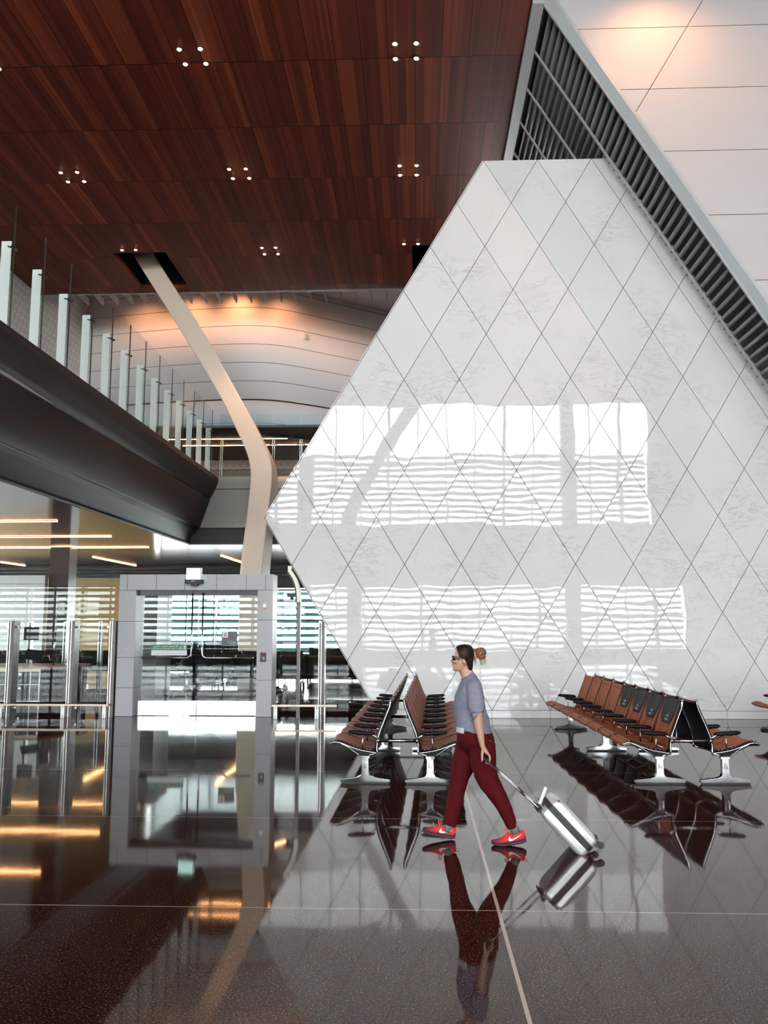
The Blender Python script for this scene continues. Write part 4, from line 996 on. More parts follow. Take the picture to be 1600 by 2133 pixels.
# ---------------------------------------------------------------- podium desk with monitors
dk = thing('podium_desk', 'low black podium desk with steel strips and wooden top behind the left glass screen', 'desk', (-9.3, 19.9, 0))
b = MB(); b.prism([(-10.6, 19.6), (-8.55, 19.6), (-8.02, 20.5), (-8.02, 21.0), (-10.6, 21.0)], 'z', 0.0, 0.76); part(b, 'body', 'black_gloss', dk)
b = MB(); b.prism([(-10.65, 19.54), (-8.52, 19.54), (-7.96, 20.5), (-7.96, 21.05), (-10.65, 21.05)], 'z', 0.765, 0.82); part(b, 'top', 'wood_top', dk, 0.004)
b = MB(); b.box((-10.65, 19.52, 0.70), (-8.53, 19.54, 0.765)); part(b, 'light_strip', 'brass', dk)
for z in (0.40, 0.03):
    b = MB(); b.box((-10.6, 19.585, z), (-8.54, 19.60, z + 0.018)); part(b, 'steel_strip', 'steel', dk)
for x in (-8.78, -8.57):
    b = MB(); b.box((x - 0.009, 19.583, 0.03), (x + 0.009, 19.60, 0.70)); part(b, 'steel_strip', 'steel', dk)
for z in (0.64, 0.33):
    b = MB(); b.cyl((-9.02, 19.575, z), (-9.02, 19.60, z), 0.022, 12); part(b, 'lock', 'chrome', dk)
mn = thing('monitor', 'two black screens, one tilted, held by arms on a chrome pole above the podium desk', 'monitor', (-8.37, 20.0, 0.82))
b = MB(); b.cyl((-8.42, 19.95, 0.82), (-8.40, 19.95, 1.66), 0.022, 12); part(b, 'pole', 'chrome', mn)
b = MB(); R_ = Matrix.Rotation(radians(-6), 3, 'Z'); b.obox((-8.95, 19.9, 1.55), (0.36, 0.04, 0.30), R_); part(b, 'screen', 'rubber', mn, 0.006)
b = MB(); b.tube([(-8.41, 19.93, 1.42), (-8.50, 19.93, 1.44), (-8.55, 19.93, 1.52), (-8.80, 19.92, 1.54)], 0.014, 8); part(b, 'arm', 'steel', mn)
b = MB(); R_ = Matrix.Rotation(radians(55), 3, 'X') @ Matrix.Rotation(radians(12), 3, 'Y'); b.obox((-8.85, 19.9, 1.06), (0.40, 0.26, 0.03), R_); part(b, 'lower_screen', 'rubber', mn, 0.005)
b = MB(); b.tube([(-8.43, 19.93, 0.96), (-8.50, 19.93, 0.94), (-8.52, 19.93, 1.04), (-8.75, 19.94, 1.05)], 0.013, 8); part(b, 'arm', 'steel', mn)
mn_ = None
sc2 = thing('scanner', 'slim chrome scanner stand at the right end of the podium desk', 'scanner', (-8.2, 20.3, 0.82))
b = MB(); b.cyl((-8.23, 20.3, 0.82), (-8.23, 20.3, 0.835), 0.05, 12); b.tube([(-8.23, 20.3, 0.83), (-8.20, 20.3, 0.95), (-8.13, 20.3, 1.10)], 0.012, 8); part(b, 'stem', 'white_paint', sc2)
b = MB(); b.ball((-8.12, 20.28, 1.13), (0.03, 0.05, 0.03), 10); part(b, 'head', 'steel_dark', sc2)

# ================================================================ SUITCASE
su = thing('suitcase', 'silver hard-shell cabin suitcase with black zip band, tilted on its rear wheels behind the woman', 'suitcase', (1.31, 7.30, 0.0))
ax = Vector((0.300, 0, -0.317)).normalized(); tx = Vector((0.317, 0, 0.300)).normalized()   # ax: handle end -> wheel end, tx: thickness
O = Vector((0.958, 7.30, 0.306))       # handle-end corner nearest the woman
def sp(a, t, y): return O + ax * a + tx * t + Vector((0, y, 0))
L_, T_, Wd = 0.475, 0.205, 0.335
def shell(t0, t1, bulge0, bulge1, m, name, label=None):
    b = MB(); rg = []; ns = 9
    for i in range(ns):
        f = i / (ns - 1); t = t0 + (t1 - t0) * f
        ins = 0.0
        if bulge0: ins = 0.045 * (1 - min(1, f * 2.2)) ** 2.2
        if bulge1: ins = 0.060 * (1 - min(1, (1 - f) * 1.8)) ** 2.0
        r = 0.045; a0, a1, y0_, y1_ = ins, L_ - ins, -Wd / 2 + ins * 0.3, Wd / 2 - ins * 0.3; loop = []
        for ca, cy_, st in ((a1 - r, y1_ - r, 0), (a0 + r, y1_ - r, 90), (a0 + r, y0_ + r, 180), (a1 - r, y0_ + r, 270)):
            for k in range(5):
                th = radians(st + 22.5 * k); loop.append(sp(ca + r * cos(th), t, cy_ + r * sin(th)))
        rg.append(loop)
    b.rings(rg); return part(b, name, m, su, 0, label)
mat('silver_shell', (0.62, 0.61, 0.60), 0.3, 0.6)
mat('silver_side', (0.80, 0.80, 0.80), 0.26, 0.75)
shell(0.0, 0.080, True, False, 'silver_shell', 'back_shell')
shell(0.126, T_, False, True, 'silver_shell', 'front_shell')
shell(0.080, 0.126, False, False, 'rubber', 'zip_band', 'black zip band')
for a_, t_ in ((L_ + 0.018, 0.015), (L_ + 0.018, 0.185)):
    for y_ in (-Wd / 2 + 0.045, Wd / 2 - 0.045):
        c_ = sp(a_, t_, y_)
        b = MB(); h_ = sp(L_ - 0.01, min(max(t_, 0.045), 0.16), y_); b.bar(h_, sp(a_ + 0.005, t_, y_), 0.035, 0.045, (tx.x, 0, tx.z)); w_ = part(b, 'wheel_housing', 'rubber', su, 0.004)
        b = MB(); b.cyl(c_ + Vector((0, -0.014, 0)) + ax * 0.012, c_ + Vector((0, 0.014, 0)) + ax * 0.012, 0.026, 16); part(b, 'wheel', 'rubber', su, 0.003)
for y_ in (-0.075, 0.075):
    b = MB(); h0 = sp(0.03, 0.030, y_); h1 = Vector((0.568, 7.30 + y_ * 1.0, 0.692)); b.tube([h0, h1], 0.0065, 10); part(b, 'pull_rod', 'chrome', su)
    b = MB(); mid = h0.lerp(h1, 0.45); b.tube([h0, h0.lerp(h1, 0.12), h0.lerp(h1, 0.42)], 0.0092, 10); part(b, 'rod_sleeve', 'chrome', su)
b = MB(); gc = Vector((0.556, 7.30, 0.704)); b.tube([gc + Vector((0.006, -0.088, -0.006)), gc + Vector((-0.002, -0.07, 0.002)), gc + Vector((-0.004, 0, 0.004)), gc + Vector((-0.002, 0.07, 0.002)), gc + Vector((0.006, 0.088, -0.006))], [0.012, 0.0145, 0.0155, 0.0145, 0.012], 12); part(b, 'grip', 'rubber', su)
b = MB(); b.tube([sp(-0.0, 0.07, -0.06), sp(-0.035, 0.072, -0.055), sp(-0.035, 0.072, 0.055), sp(0.0, 0.07, 0.06)], 0.010, 10); part(b, 'top_handle', 'rubber', su)
b = MB(); b.obox(sp(-0.004, 0.022, 0), (0.05, 0.20, 0.012), Matrix((tuple(tx), (0, 1, 0), tuple(ax))).transposed()); part(b, 'rod_plate', 'rubber', su, 0.003)
b = MB(); p0 = sp(-0.042, 0.055, -0.10); p1 = Vector((1.022, 7.20, 0.505)); b.bar(p0, p1, 0.026, 0.003, (0.3, -1, 0.2)); part(b, 'luggage_tag', 'sign_white', su, 0.0008, 'white paper luggage tag')
b = MB(); b.tube([sp(-0.035, 0.072, -0.03), sp(-0.055, 0.062, -0.08), p0], 0.004, 6); part(b, 'tag_loop', 'sign_white', su)
b = MB(); b.cyl(sp(0.03, T_ - 0.02, -Wd / 2 + 0.02), sp(0.03, T_ - 0.02, -Wd / 2 - 0.004) + Vector((0, 0.0, 0)), 0.006, 8); part(b, 'latch', 'steel_dark', su)

# ================================================================ THE WOMAN
mat('skin', (0.40, 0.215, 0.14), 0.5, noise=0.06, nscale=30)
mat('lips', (0.30, 0.10, 0.08), 0.4)
mat('nail', (0.18, 0.30, 0.34), 0.2)
mat('tee', (0.175, 0.170, 0.225), 0.85, spec=0.15, noise=0.12, nscale=90)
mat('undershirt', (0.45, 0.46, 0.50), 0.8)
mat('maroon', (0.060, 0.0035, 0.005), 0.8, spec=0.1, noise=0.10, nscale=12)
mat('sock', (0.13, 0.13, 0.13), 0.9, noise=0.2, nscale=60)
mat('sole', (0.030, 0.007, 0.020), 0.6)
mat('lace', (0.60, 0.09, 0.04), 0.6)
mat('hair_dark', (0.05, 0.028, 0.022), 0.5, spec=0.15)
mat('hair_gold', (0.17, 0.060, 0.020), 0.5, noise=0.6, nscale=45)
mat('hair_pale', (0.33, 0.22, 0.12), 0.5, noise=0.3, nscale=45)
m = M['hair_dark']; nt = m.node_tree; p = nt.nodes['Principled BSDF']; q = NT(nt)
(X_, Y_, Z_), P_ = q.xyz(); st = q.noise(q.comb(q.m('MULTIPLY', X_, 10.0), q.m('MULTIPLY', Y_, 25.0), q.m('MULTIPLY', q.m('ADD', Z_, q.m('MULTIPLY', X_, -0.35)), 130.0)), 1.0, 3, 0.6)
nt.links.new(q.ramp(st, [(0.42, (0.009, 0.005, 0.004)), (0.58, (0.028, 0.012, 0.009)), (0.72, (0.13, 0.06, 0.035))]), p.inputs['Base Color'])
m, nt, p = nmat('shoe_knit'); q = NT(nt); tcn = nt.nodes.new('ShaderNodeTexCoord'); sq = nt.nodes.new('ShaderNodeSeparateXYZ'); nt.links.new(tcn.outputs['Object'], sq.inputs[0])
nz_ = q.noise(tcn.outputs['Object'], 160, 2); hh = q.m('ADD', sq.outputs[2], q.m('MULTIPLY', q.m('SUBTRACT', nz_, 0.5), 0.02))
hh = q.m('ADD', hh, q.m('MULTIPLY', q.m('MAXIMUM', q.m('SUBTRACT', sq.outputs[0], 0.17), 0.0), -0.28))
nt.links.new(q.ramp(q.m('MULTIPLY', hh, 10.0), [(0.18, (0.04, 0.006, 0.022)), (0.42, (0.34, 0.008, 0.012)), (0.62, (0.50, 0.012, 0.010))]), p.inputs['Base Color']); p.inputs['Roughness'].default_value = 0.7
M['shoe_knit'] = m

WY = 7.50
def ring(F, B, hw, n=28, pf=1.0, yc=0.0):
    """closed loop from a front point F and back point B (x,z) and half width hw; pf narrows the front"""
    cx, cz = (F[0] + B[0]) / 2, (F[1] + B[1]) / 2; ax_, az_ = (F[0] - B[0]) / 2, (F[1] - B[1]) / 2; out = []
    for j in range(n):
        th = 2 * pi * j / n; c, s_ = cos(th), sin(th); w = hw * (1 - (1 - pf) * max(0, c) ** 1.5)
        out.append((cx + ax_ * c, WY + yc + w * s_, cz + az_ * c))
    return out
BO = (0.50, WY, 0.0)
# --- body: head, neck, trunk, arms, hands, legs as one surface
b = MB()
HR = [(1.624, .375, .420, .022), (1.618, .352, .440, .045), (1.607, .338, .455, .060), (1.592, .328, .465, .069), (1.572, .321, .469, .074), (1.55, .314, .469, .0765), (1.534, .309, .466, .0765), (1.522, .310, .464, .0755),
      (1.508, .316, .458, .073), (1.495, .311, .452, .071), (1.48, .3065, .446, .069), (1.465, .303, .438, .066), (1.45, .300, .430, .061), (1.436, .3015, .420, .056), (1.424, .300, .412, .050), (1.412, .304, .405, .042), (1.403, .316, .398, .030)]
b.rings([ring((xf, z), (xb, z), w, 28, 0.72) for z, xf, xb, w in HR])
b.tube([(.309, WY, 1.528), (.301, WY, 1.508), (.292, WY, 1.492), (.289, WY, 1.484), (.299, WY, 1.475), (.31, WY, 1.474)], [.006, .0075, .0095, .0105, .009, .004], 10)
for s_ in (-1, 1):
    b.ball((.294, WY + s_ * .010, 1.479), (.009, .008, .007), 8)
    b.ball((.318, WY + s_ * .034, 1.487), (.020, .022, .018), 10)         # cheek
    b.ball((.312, WY + s_ * .031, 1.513), (.010, .014, .009), 8)          # eye lid
    b.ball((.391, WY + s_ * .076, 1.490), (.014, .009, .024), 10, R=Matrix.Rotation(radians(-12), 3, 'Y'))
    b.ball((.386, WY + s_ * .078, 1.478), (.009, .008, .012), 8)
b.ball((.299, WY, 1.458), (.008, .020, .0055), 10); b.ball((.300, WY, 1.4485), (.008, .018, .006), 10); b.ball((.309, WY, 1.42), (.012, .018, .012), 10)
b.rings([ring((.338, 1.432), (.440, 1.455), .050), ring((.352, 1.395), (.462, 1.425), .049), ring((.366, 1.365), (.474, 1.398), .051), ring((.376, 1.340), (.486, 1.375), .058), ring((.372, 1.305), (.500, 1.335), .085), ring((.352, 1.27), (.515, 1.29), .13),
         ring((.345, 1.2), (.53, 1.21), .135), ring((.345, 1.1), (.54, 1.1), .125), ring((.355, 1.0), (.56, 1.0), .13), ring((.36, .93), (.585, .92), .145), ring((.37, .84), (.60, .84), .145), ring((.40, .78), (.58, .77), .13)])
AY = WY - 0.22
b.tube([(.462, WY - .10, 1.305), (.468, WY - .150, 1.275), (.474, WY - .185, 1.205), (.482, AY + .012, 1.12), (.488, AY, 1.065), (.494, AY, 1.01), (.499, AY, .965), (.508, AY, .92), (.516, AY, .875), (.522, AY, .835), (.525, AY, .812)],
       [.045, .048, .046, .043, .041, .0375, .0355, .0325, .028, .0225, .021], 14)
b.tube([(.524, AY, .818), (.534, AY + .001, .795), (.547, AY + .002, .775), (.562, AY + .002, .757), (.568, AY + .002, .748)], [(.026, .020), (.033, .021), (.037, .020), (.038, .016), (.034, .010)], 14, up=(0, 1, 0))
# the other arm hangs close to the far side of the body
b.tube([(.462, WY + .10, 1.305), (.462, WY + .155, 1.27), (.452, WY + .19, 1.19), (.445, WY + .20, 1.06), (.438, WY + .195, .97), (.425, WY + .19, .87), (.418, WY + .188, .83)], [.045, .046, .044, .040, .035, .028, .022], 12)
b.tube([(.418, WY + .188, .835), (.412, WY + .186, .80), (.408, WY + .184, .76)], [(.018, .026), (.016, .036), (.012, .036)], 12, up=(0, 1, 0))
for j, (dx, ln) in enumerate(((-.030, .062), (-.010, .072), (.010, .068), (.028, .055))):
    b.tube([(.408 + dx, WY + .184, .765), (.405 + dx, WY + .182, .765 - ln * .5), (.408 + dx, WY + .174, .765 - ln)], [.0088, .0082, .0065], 8)
b.tube([(.390, WY + .178, .805), (.372, WY + .168, .78), (.366, WY + .160, .755)], [.011, .010, .008], 8)
# near hand: four fingers closed round the suitcase grip, thumb along the front
for j in range(4):
    y = AY + 0.020 * (j - 1.5) + 0.003; e = (0.0, 0.004, 0.002, -0.004)[j]
    b.tube([(.556, y, .765), (.571, y, .751), (.5805, y, .735), (.5835, y + .001, .715), (.577, y + .001, .694), (.563, y + .001, .680), (.548 - e, y + .001, .679)], [.0100, .0098, .0092, .0086, .0084, .0080, .0064], 8)
b.tube([(.530, AY - .022, .800), (.5225, AY - .033, .770), (.519, AY - .036, .742), (.519, AY - .036, .718), (.5215, AY - .035, .700)], [.013, .0125, .0105, .0098, .0070], 9)
# legs inside the trousers
b.tube([(.47, WY + .07, .84), (.41, WY + .085, .70), (.345, WY + .085, .47), (.29, WY + .085, .23), (.256, WY + .088, .10), (.235, WY + .09, .055)], [.085, .07, .050, .045, .031, .030], 12)
b.tube([(.53, WY - .07, .84), (.545, WY - .08, .66), (.63, WY - .08, .44), (.72, WY - .08, .28), (.775, WY - .08, .14), (.80, WY - .08, .09)], [.085, .07, .050, .045, .031, .030], 12)
body = b.build('person', 'skin', None, off=BO)
eval_mesh(body, [('REMESH', dict(mode='VOXEL', voxel_size=0.0042)), ('SMOOTH', dict(factor=0.5, iterations=3))])
tag(body, 'person with hair bun and sunglasses walking left in grey tee and maroon trousers, pulling suitcase', 'person')
def wear(b, name, m, rem=None, it=2, label=None, extra=()):
    o = b.build(name, m, body, off=BO)
    mods = list(extra)
    if rem: mods = [('REMESH', dict(mode='VOXEL', voxel_size=rem)), ('SMOOTH', dict(factor=0.5, iterations=it))] + mods
    if mods: eval_mesh(o, mods)
    if label: o['label'] = label
    return o
b = MB(); b.ball((.2945, WY, 1.459), (.0035, .017, .003), 10); b.ball((.2955, WY, 1.4495), (.0040, .015, .0036), 10); wear(b, 'lips', 'lips')
b = MB(); R_ = Matrix.Rotation(radians(8), 3, 'Y'); b.ball((.5175, AY - .041, .7035), (.0062, .0035, .0085), 8, R=R_); wear(b, 'thumb_nail', 'nail', label='pale blue thumb nail')
# tee
b = MB()
TR = [((.386, 1.338), (.474, 1.396), .060), ((.370, 1.324), (.489, 1.380), .082), ((.356, 1.303), (.508, 1.350), .130), ((.340, 1.272), (.528, 1.310), .160), ((.323, 1.228), (.546, 1.255), .170), ((.304, 1.178), (.560, 1.192), .166), ((.299, 1.13), (.567, 1.14), .160),
      ((.301, 1.085), (.574, 1.09), .156), ((.310, 1.035), (.588, 1.04), .157), ((.318, .985), (.604, .988), .163), ((.322, .945), (.616, .94), .170), ((.323, .922), (.628, .888), .174)]
b.rings([ring(F, B, w) for F, B, w in TR])
b.tube([(.462, WY - .11, 1.312), (.468, WY - .155, 1.285), (.474, WY - .188, 1.21), (.482, AY + .008, 1.13), (.487, AY, 1.078)], [(.050, .055), (.056, .062), (.056, .068), (.054, .066), (.053, .062)], 18, up=(0, 1, 0))
b.tube([(.462, WY + .11, 1.312), (.464, WY + .155, 1.285), (.455, WY + .188, 1.21), (.450, WY + .20, 1.10)], [(.050, .055), (.056, .062), (.056, .064), (.052, .060)], 18, up=(0, 1, 0))
tx1 = bpy.data.textures.new('folds', 'CLOUDS'); tx1.noise_scale = 0.10; tx1.noise_depth = 2
tee = wear(b, 'tee_shirt', 'tee', 0.007, 3, extra=[('DISPLACE', dict(texture=tx1, strength=0.022, mid_level=0.5, texture_coords='LOCAL'))])
b = MB(); b.tube([(.4775 + .0, AY - 0.0, 1.079), (.488, AY, 1.069)], [(.055, .064), (.054, .062)], 20, cap=False, up=(0, 1, 0)); wear(b, 'sleeve_cuff', 'tee', extra=[('SOLIDIFY', dict(thickness=0.004))])
b = MB(); b.rings([ring((.374, 1.343), (.470, 1.403), .056), ring((.366, 1.334), (.478, 1.394), .063)], cap=False); wear(b, 'collar', 'tee', extra=[('SOLIDIFY', dict(thickness=0.005))])
b = MB()
rg = []
for z in (.945, .925, .908, .900): rg.append([p_ for p_ in ring((.318, z), (.60, z), .172, 40)][34:40])
n = 6; vs = [p_ for r_ in rg for p_ in r_]; b.add(vs, [(i * n + j, i * n + j + 1, (i + 1) * n + j + 1, (i + 1) * n + j) for i in range(3) for j in range(n - 1)], True)
wear(b, 'undershirt_hem', 'undershirt', extra=[('SOLIDIFY', dict(thickness=0.006))], label='white undershirt hem')
# trousers
b = MB()
b.rings([ring((.333, .935), (.603, .935), .150), ring((.324, .90), (.626, .892), .164), ring((.324, .86), (.638, .862), .172), ring((.328, .83), (.644, .833), .172), ring((.336, .80), (.643, .805), .160), ring((.350, .775), (.636, .78), .142), ring((.375, .75), (.62, .757), .118), ring((.405, .725), (.595, .735), .09), ring((.44, .70), (.56, .71), .05)])
b.tube([(.452, WY + .075, .82), (.425, WY + .080, .74), (.396, WY + .085, .655), (.357, WY + .087, .55), (.336, WY + .087, .466), (.326, WY + .087, .41), (.315, WY + .087, .341), (.300, WY + .087, .275), (.286, WY + .087, .217), (.270, WY + .088, .155), (.261, WY + .088, .118)],
       [(.090, .120), (.088, .116), (.085, .106), (.077, .094), (.066, .078), (.064, .073), (.062, .071), (.058, .069), (.054, .066), (.048, .060), (.045, .055)], 20, up=(0, 1, 0))
b.tube([(.535, WY - .075, .82), (.537, WY - .080, .74), (.540, WY - .082, .655), (.558, WY - .082, .57), (.598, WY - .082, .482), (.630, WY - .082, .432), (.665, WY - .082, .382), (.704, WY - .082, .309), (.737, WY - .082, .235), (.762, WY - .082, .165), (.772, WY - .082, .140)],
       [(.090, .108), (.088, .108), (.085, .106), (.078, .100), (.068, .084), (.064, .078), (.062, .072), (.057, .062), (.051, .055), (.045, .049), (.044, .046)], 20, up=(0, 1, 0))
tx2 = bpy.data.textures.new('creases', 'CLOUDS'); tx2.noise_scale = 0.07; tx2.noise_depth = 1
wear(b, 'trousers', 'maroon', 0.0065, 3, extra=[('DISPLACE', dict(texture=tx2, strength=0.012, mid_level=0.5, texture_coords='LOCAL'))])
# hair
b = MB()
HH = [(1.630, .385, .425, .020), (1.627, .362, .440, .044), (1.617, .338, .456, .064), (1.603, .325, .468, .077), (1.588, .319, .475, .083), (1.57, .314, .479, .087), (1.555, .311, .480, .0885), (1.54, .309, .479, .089), (1.525, .307, .477, .0885), (1.51, .307, .475, .086),
      (1.495, .308, .474, .081), (1.48, .312, .473, .076), (1.465, .325, .472, .071), (1.45, .35, .470, .066), (1.437, .37, .468, .060), (1.424, .395, .466, .052), (1.412, .425, .462, .036)]
def hx(z):
    T = [(1.64, .30), (1.612, .322), (1.606, .328), (1.576, .336), (1.545, .345), (1.525, .353), (1.512, .385), (1.491, .411), (1.466, .418), (1.427, .430), (1.40, .43)]
    for (za, xa), (zb_, xb_) in zip(T[:-1], T[1:]):
        if za >= z >= zb_: return xa + (xb_ - xa) * (za - z) / (za - zb_)
    return .30
fine = []
for (a, c) in zip(HH[:-1], HH[1:]):
    for k in range(4): fine.append(tuple(a[i] + (c[i] - a[i]) * k / 4 for i in range(4)))
fine.append(HH[-1]); n = 64
rgs = [ring((xf, z), (xb, z), w, n, 0.85) for z, xf, xb, w in fine]; vs = [p_ for r_ in rgs for p_ in r_]; fs = []
for i in range(len(rgs) - 1):
    for j in range(n):
        f = (i * n + j, i * n + (j + 1) % n, (i + 1) * n + (j + 1) % n, (i + 1) * n + j)
        cxx = sum(vs[k][0] for k in f) / 4; czz = sum(vs[k][2] for k in f) / 4
        if cxx > hx(czz) or czz > 1.611: fs.append(f)
fs.append(tuple(range(n))[::-1]); b.add(vs, fs, True)
hair = wear(b, 'hair', 'hair_dark', extra=[('SOLIDIFY', dict(thickness=0.010, offset=-1))])
b = MB(); rr_ = random.Random(5)
b.ball((.534, WY, 1.553), (.043, .036, .042), 14); b.tube([(.470, WY, 1.572), (.487, WY, 1.575), (.505, WY, 1.570)], [.020, .017, .024], 12)
for k in range(16):
    a0 = rr_.uniform(0, 2 * pi); tilt = rr_.uniform(-0.9, 0.9); R_ = Matrix.Rotation(tilt, 3, 'X') @ Matrix.Rotation(rr_.uniform(-0.8, 0.8), 3, 'Z'); pts = []
    for i in range(14):
        th = a0 + i * 0.33; rad = 0.041 + 0.006 * sin(i * 0.9 + k); v = R_ @ Vector((rad * cos(th), 0.012 * sin(i * 0.5 + k), rad * sin(th))); pts.append(Vector((.535, WY, 1.553)) + v)
    b.tube(pts, [.003 + .005 * sin(pi * i / 13) for i in range(14)], 6)
bun = b.build('bun', 'hair_gold', hair, off=BO)
b = MB()
for k in range(22):
    x_ = .474 + rr_.uniform(0, .020); y_ = WY + rr_.uniform(-.03, .03); L__ = rr_.uniform(.05, .115)
    b.tube([(x_, y_, 1.566), (x_ + .003, y_, 1.566 - L__ * .5), (x_ + rr_.uniform(-.006, .006), y_, 1.566 - L__)], [.0035, .003, .0008], 5)
for k in range(26):
    x_ = .535 + rr_.uniform(-.02, .042); y_ = WY + rr_.uniform(-.02, .02); L__ = rr_.uniform(.035, .09)
    b.tube([(x_, y_, 1.55), (x_ + .008, y_, 1.535 - L__ * .4), (x_ + .008 + rr_.uniform(-.008, .012), y_, 1.53 - L__)], [.003, .0022, .0006], 5)
b.build('loose_strands', 'hair_pale', hair, off=BO)
# sunglasses
b = MB()
for s_ in (-1, 1):
    prof_ = [(.292, .006), (.289, .020), (.291, .038), (.298, .054), (.309, .066)]
    fr = []; bk = []
    for x_, y_ in prof_:
        for z_ in (1.529, 1.514, 1.500): fr.append((x_ + (1.529 - z_) * 0.20, WY + s_ * y_, z_ + (0.004 if z_ > 1.52 else 0) - (0.002 if y_ > .05 else 0)))
    bk = [(x + .004, y, z) for x, y, z in fr]; k_ = len(fr); F = []
    for i in range(4):
        for j in range(2): a = i * 3 + j; F += [(a, a + 1, a + 4, a + 3), (k_ + a, k_ + a + 3, k_ + a + 4, k_ + a + 1)]
    for i in range(4): F += [(i * 3, i * 3 + 3, k_ + i * 3 + 3, k_ + i * 3), (i * 3 + 2, k_ + i * 3 + 2, k_ + i * 3 + 5, i * 3 + 5)]
    F += [(0, k_, k_ + 1, 1), (1, k_ + 1, k_ + 2, 2), (12, 13, k_ + 13, k_ + 12), (13, 14, k_ + 14, k_ + 13)]
    b.add(fr + bk, F, True)
    b.bar((.308, WY + s_ * .0685, 1.524), (.345, WY + s_ * .0800, 1.518), 0.004, 0.011); b.bar((.345, WY + s_ * .0800, 1.518), (.396, WY + s_ * .0845, 1.512), 0.004, 0.007)
b.bar((.292, WY - .008, 1.520), (.292, WY + .008, 1.520), 0.004, 0.006)
wear(b, 'sunglasses', 'black_gloss')
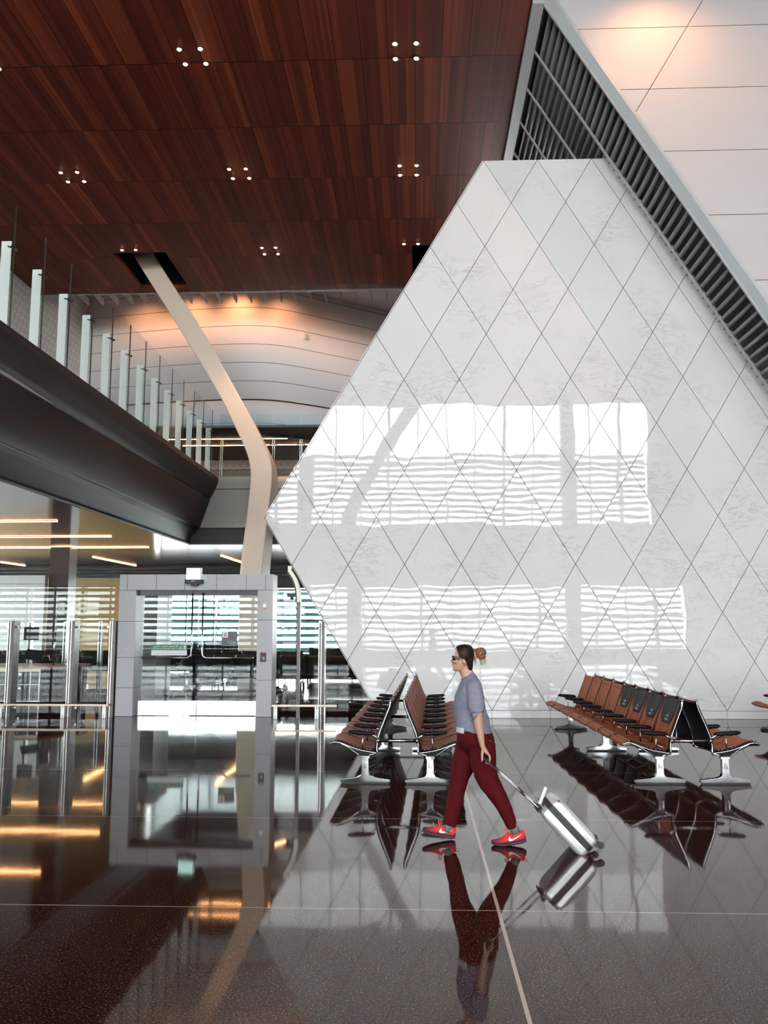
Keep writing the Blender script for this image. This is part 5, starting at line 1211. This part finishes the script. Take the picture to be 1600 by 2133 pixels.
# shoes
def shoe(loc, pitch, toe_bend, far):
    st_ = [(0.000, .034, .080, .020), (.006, .026, .090, .029), (.025, .024, .098, .034), (.055, .022, .088, .036), (.085, .021, .078, .036), (.110, .020, .092, .037), (.135, .020, .100, .039), (.160, .019, .084, .042), (.190, .018, .066, .0455), (.220, .017, .052, .0455), (.248, .018, .044, .038), (.266, .020, .038, .025), (.275, .024, .032, .010)]
    def lift(s): return toe_bend * max(0.0, s - 0.17) ** 1.6 * 9 + 0.012 * max(0, (0.03 - s) / 0.03)
    def wid(s, h):
        for a, c in zip(st_[:-1], st_[1:]):
            if a[0] <= s <= c[0]:
                f = (s - a[0]) / (c[0] - a[0]); w = a[3] + (c[3] - a[3]) * f; z0 = a[1] + (c[1] - a[1]) * f; z1 = a[2] + (c[2] - a[2]) * f; break
        t = max(0.0, min(1.0, (h - z0 * 0.6) / (z1 - z0 * 0.6))); sn = 2 * t - 1; return w * (max(0.0, 1 - sn * sn) ** 0.40) * (1 - 0.42 * t)
    b = MB(); rg = []
    for s, z0, z1, w in st_:
        r_ = []; zz0 = z0 * 0.6
        for j in range(18):
            th = 2 * pi * j / 18; c, sn = cos(th), sin(th); t = (sn + 1) / 2; h = zz0 + (z1 - zz0) * t
            r_.append((s, math.copysign(abs(c) ** 0.8, c) * w * (1 - 0.42 * t), h + lift(s)))
        rg.append(r_)
    b.rings(rg); up_ = b.build('shoe', 'shoe_knit', body)
    up_.location = (loc[0] - BO[0], loc[1] - BO[1], loc[2] - BO[2]); up_.rotation_euler = (0, pitch, pi) if False else (0, 0, 0)
    up_.rotation_euler = Matrix(((-1, 0, 0), (0, -1, 0), (0, 0, 1))).to_euler(); up_.rotation_euler = (Matrix.Rotation(pitch, 3, 'Y') @ Matrix.Rotation(pi, 3, 'Z')).to_euler()
    mdv = up_.modifiers.new('s', 'SUBSURF'); mdv.levels = 1; mdv.render_levels = 2
    b = MB(); rg = []
    for s, z0, z1, w in st_:
        r_ = [];
        for j in range(16):
            th = 2 * pi * j / 16; c, sn = cos(th), sin(th)
            r_.append((s - 0.004 + 0.008 * s / .275, math.copysign(abs(c) ** 0.5, c) * (w + 0.003), (z0 + 0.006) * (0.5 + 0.5 * math.copysign(abs(sn) ** 0.6, sn)) + lift(s)))
        rg.append(r_)
    b.rings(rg); o = b.build('sole', 'sole', up_)
    # curved tick mark on each side of the shoe
    sw = [(.125, .075), (.133, .062), (.141, .050), (.140, .042), (.134, .036), (.122, .034), (.110, .0355), (.097, .040), (.080, .046), (.0625, .0535), (.044, .065), (.025, .077), (.044, .0690), (.0625, .0625), (.080, .0565), (.097, .0525), (.108, .0510), (.116, .0525), (.121, .0600)]
    for sd in (1, -1):
        b = MB(); out = [(s, sd * (wid(s, h) + 0.0032), h + lift(s)) for s, h in sw]
        # fill strip between lower and upper edge
        lowr = [sw[i] for i in range(2, 12)]; upr = [sw[2], (.1375, .0545), sw[0], sw[18], sw[17], sw[16], sw[15], sw[14], sw[13], sw[12]][:10]
        lo_ = lowr; upp = [(.137, .058), (.126, .0745), (.1215, .0600), sw[17], sw[16], sw[15], sw[14], sw[13], sw[12], sw[11]]
        vs = []
        for (a, c) in zip(lo_, upp):
            for k in range(3):
                s = a[0] + (c[0] - a[0]) * k / 2; h = a[1] + (c[1] - a[1]) * k / 2; vs.append((s, sd * (wid(s, h) + 0.0022), h + lift(s)))
        b.add(vs, [(i * 3 + j, i * 3 + j + 1, i * 3 + j + 4, i * 3 + j + 3) for i in range(9) for j in range(2)], True)
        o = b.build('tick_mark', 'sign_white', up_, fix=False); md_ = o.modifiers.new('s', 'SOLIDIFY'); md_.thickness = 0.002; md_.offset = 0
    b = MB()
    for k in range(5):
        s = .125 + k * .016; h = [0.103, .095, .083, .075, .067][k] + lift(s); b.tube([(s, -.020, h - .010), (s + .004, 0, h + .002), (s + .008, .020, h - .012)], .0028, 6)
    for s_ in (-1, 1): b.tube(sm([(.125, 0, .106), (.140, s_ * .012, .128), (.160, s_ * .026, .120), (.150, s_ * .020, .106), (.128, 0, .104)], 4), .0024, 6)
    b.tube(sm([(.0, 0, .088), (-.012, 0, .098), (-.020, 0, .088), (-.010, 0, .074), (.0, 0, .072)], 4), .003, 6)
    b.build('lace', 'lace', up_)
    return up_
shoe((.300, WY + .09, 0.002), radians(11), 0.06, True)
shoe((.880, WY - .085, 0.026), radians(-9.0), 0.12, False)
b = MB(); b.tube([(.262, WY + .088, .135), (.250, WY + .089, .10), (.238, WY + .09, .065)], [.037, .036, .037], 14); wear(b, 'sock', 'sock')
b = MB(); b.tube([(.772, WY - .082, .165), (.784, WY - .083, .135), (.800, WY - .084, .100)], [.036, .035, .036], 14); wear(b, 'sock', 'sock')
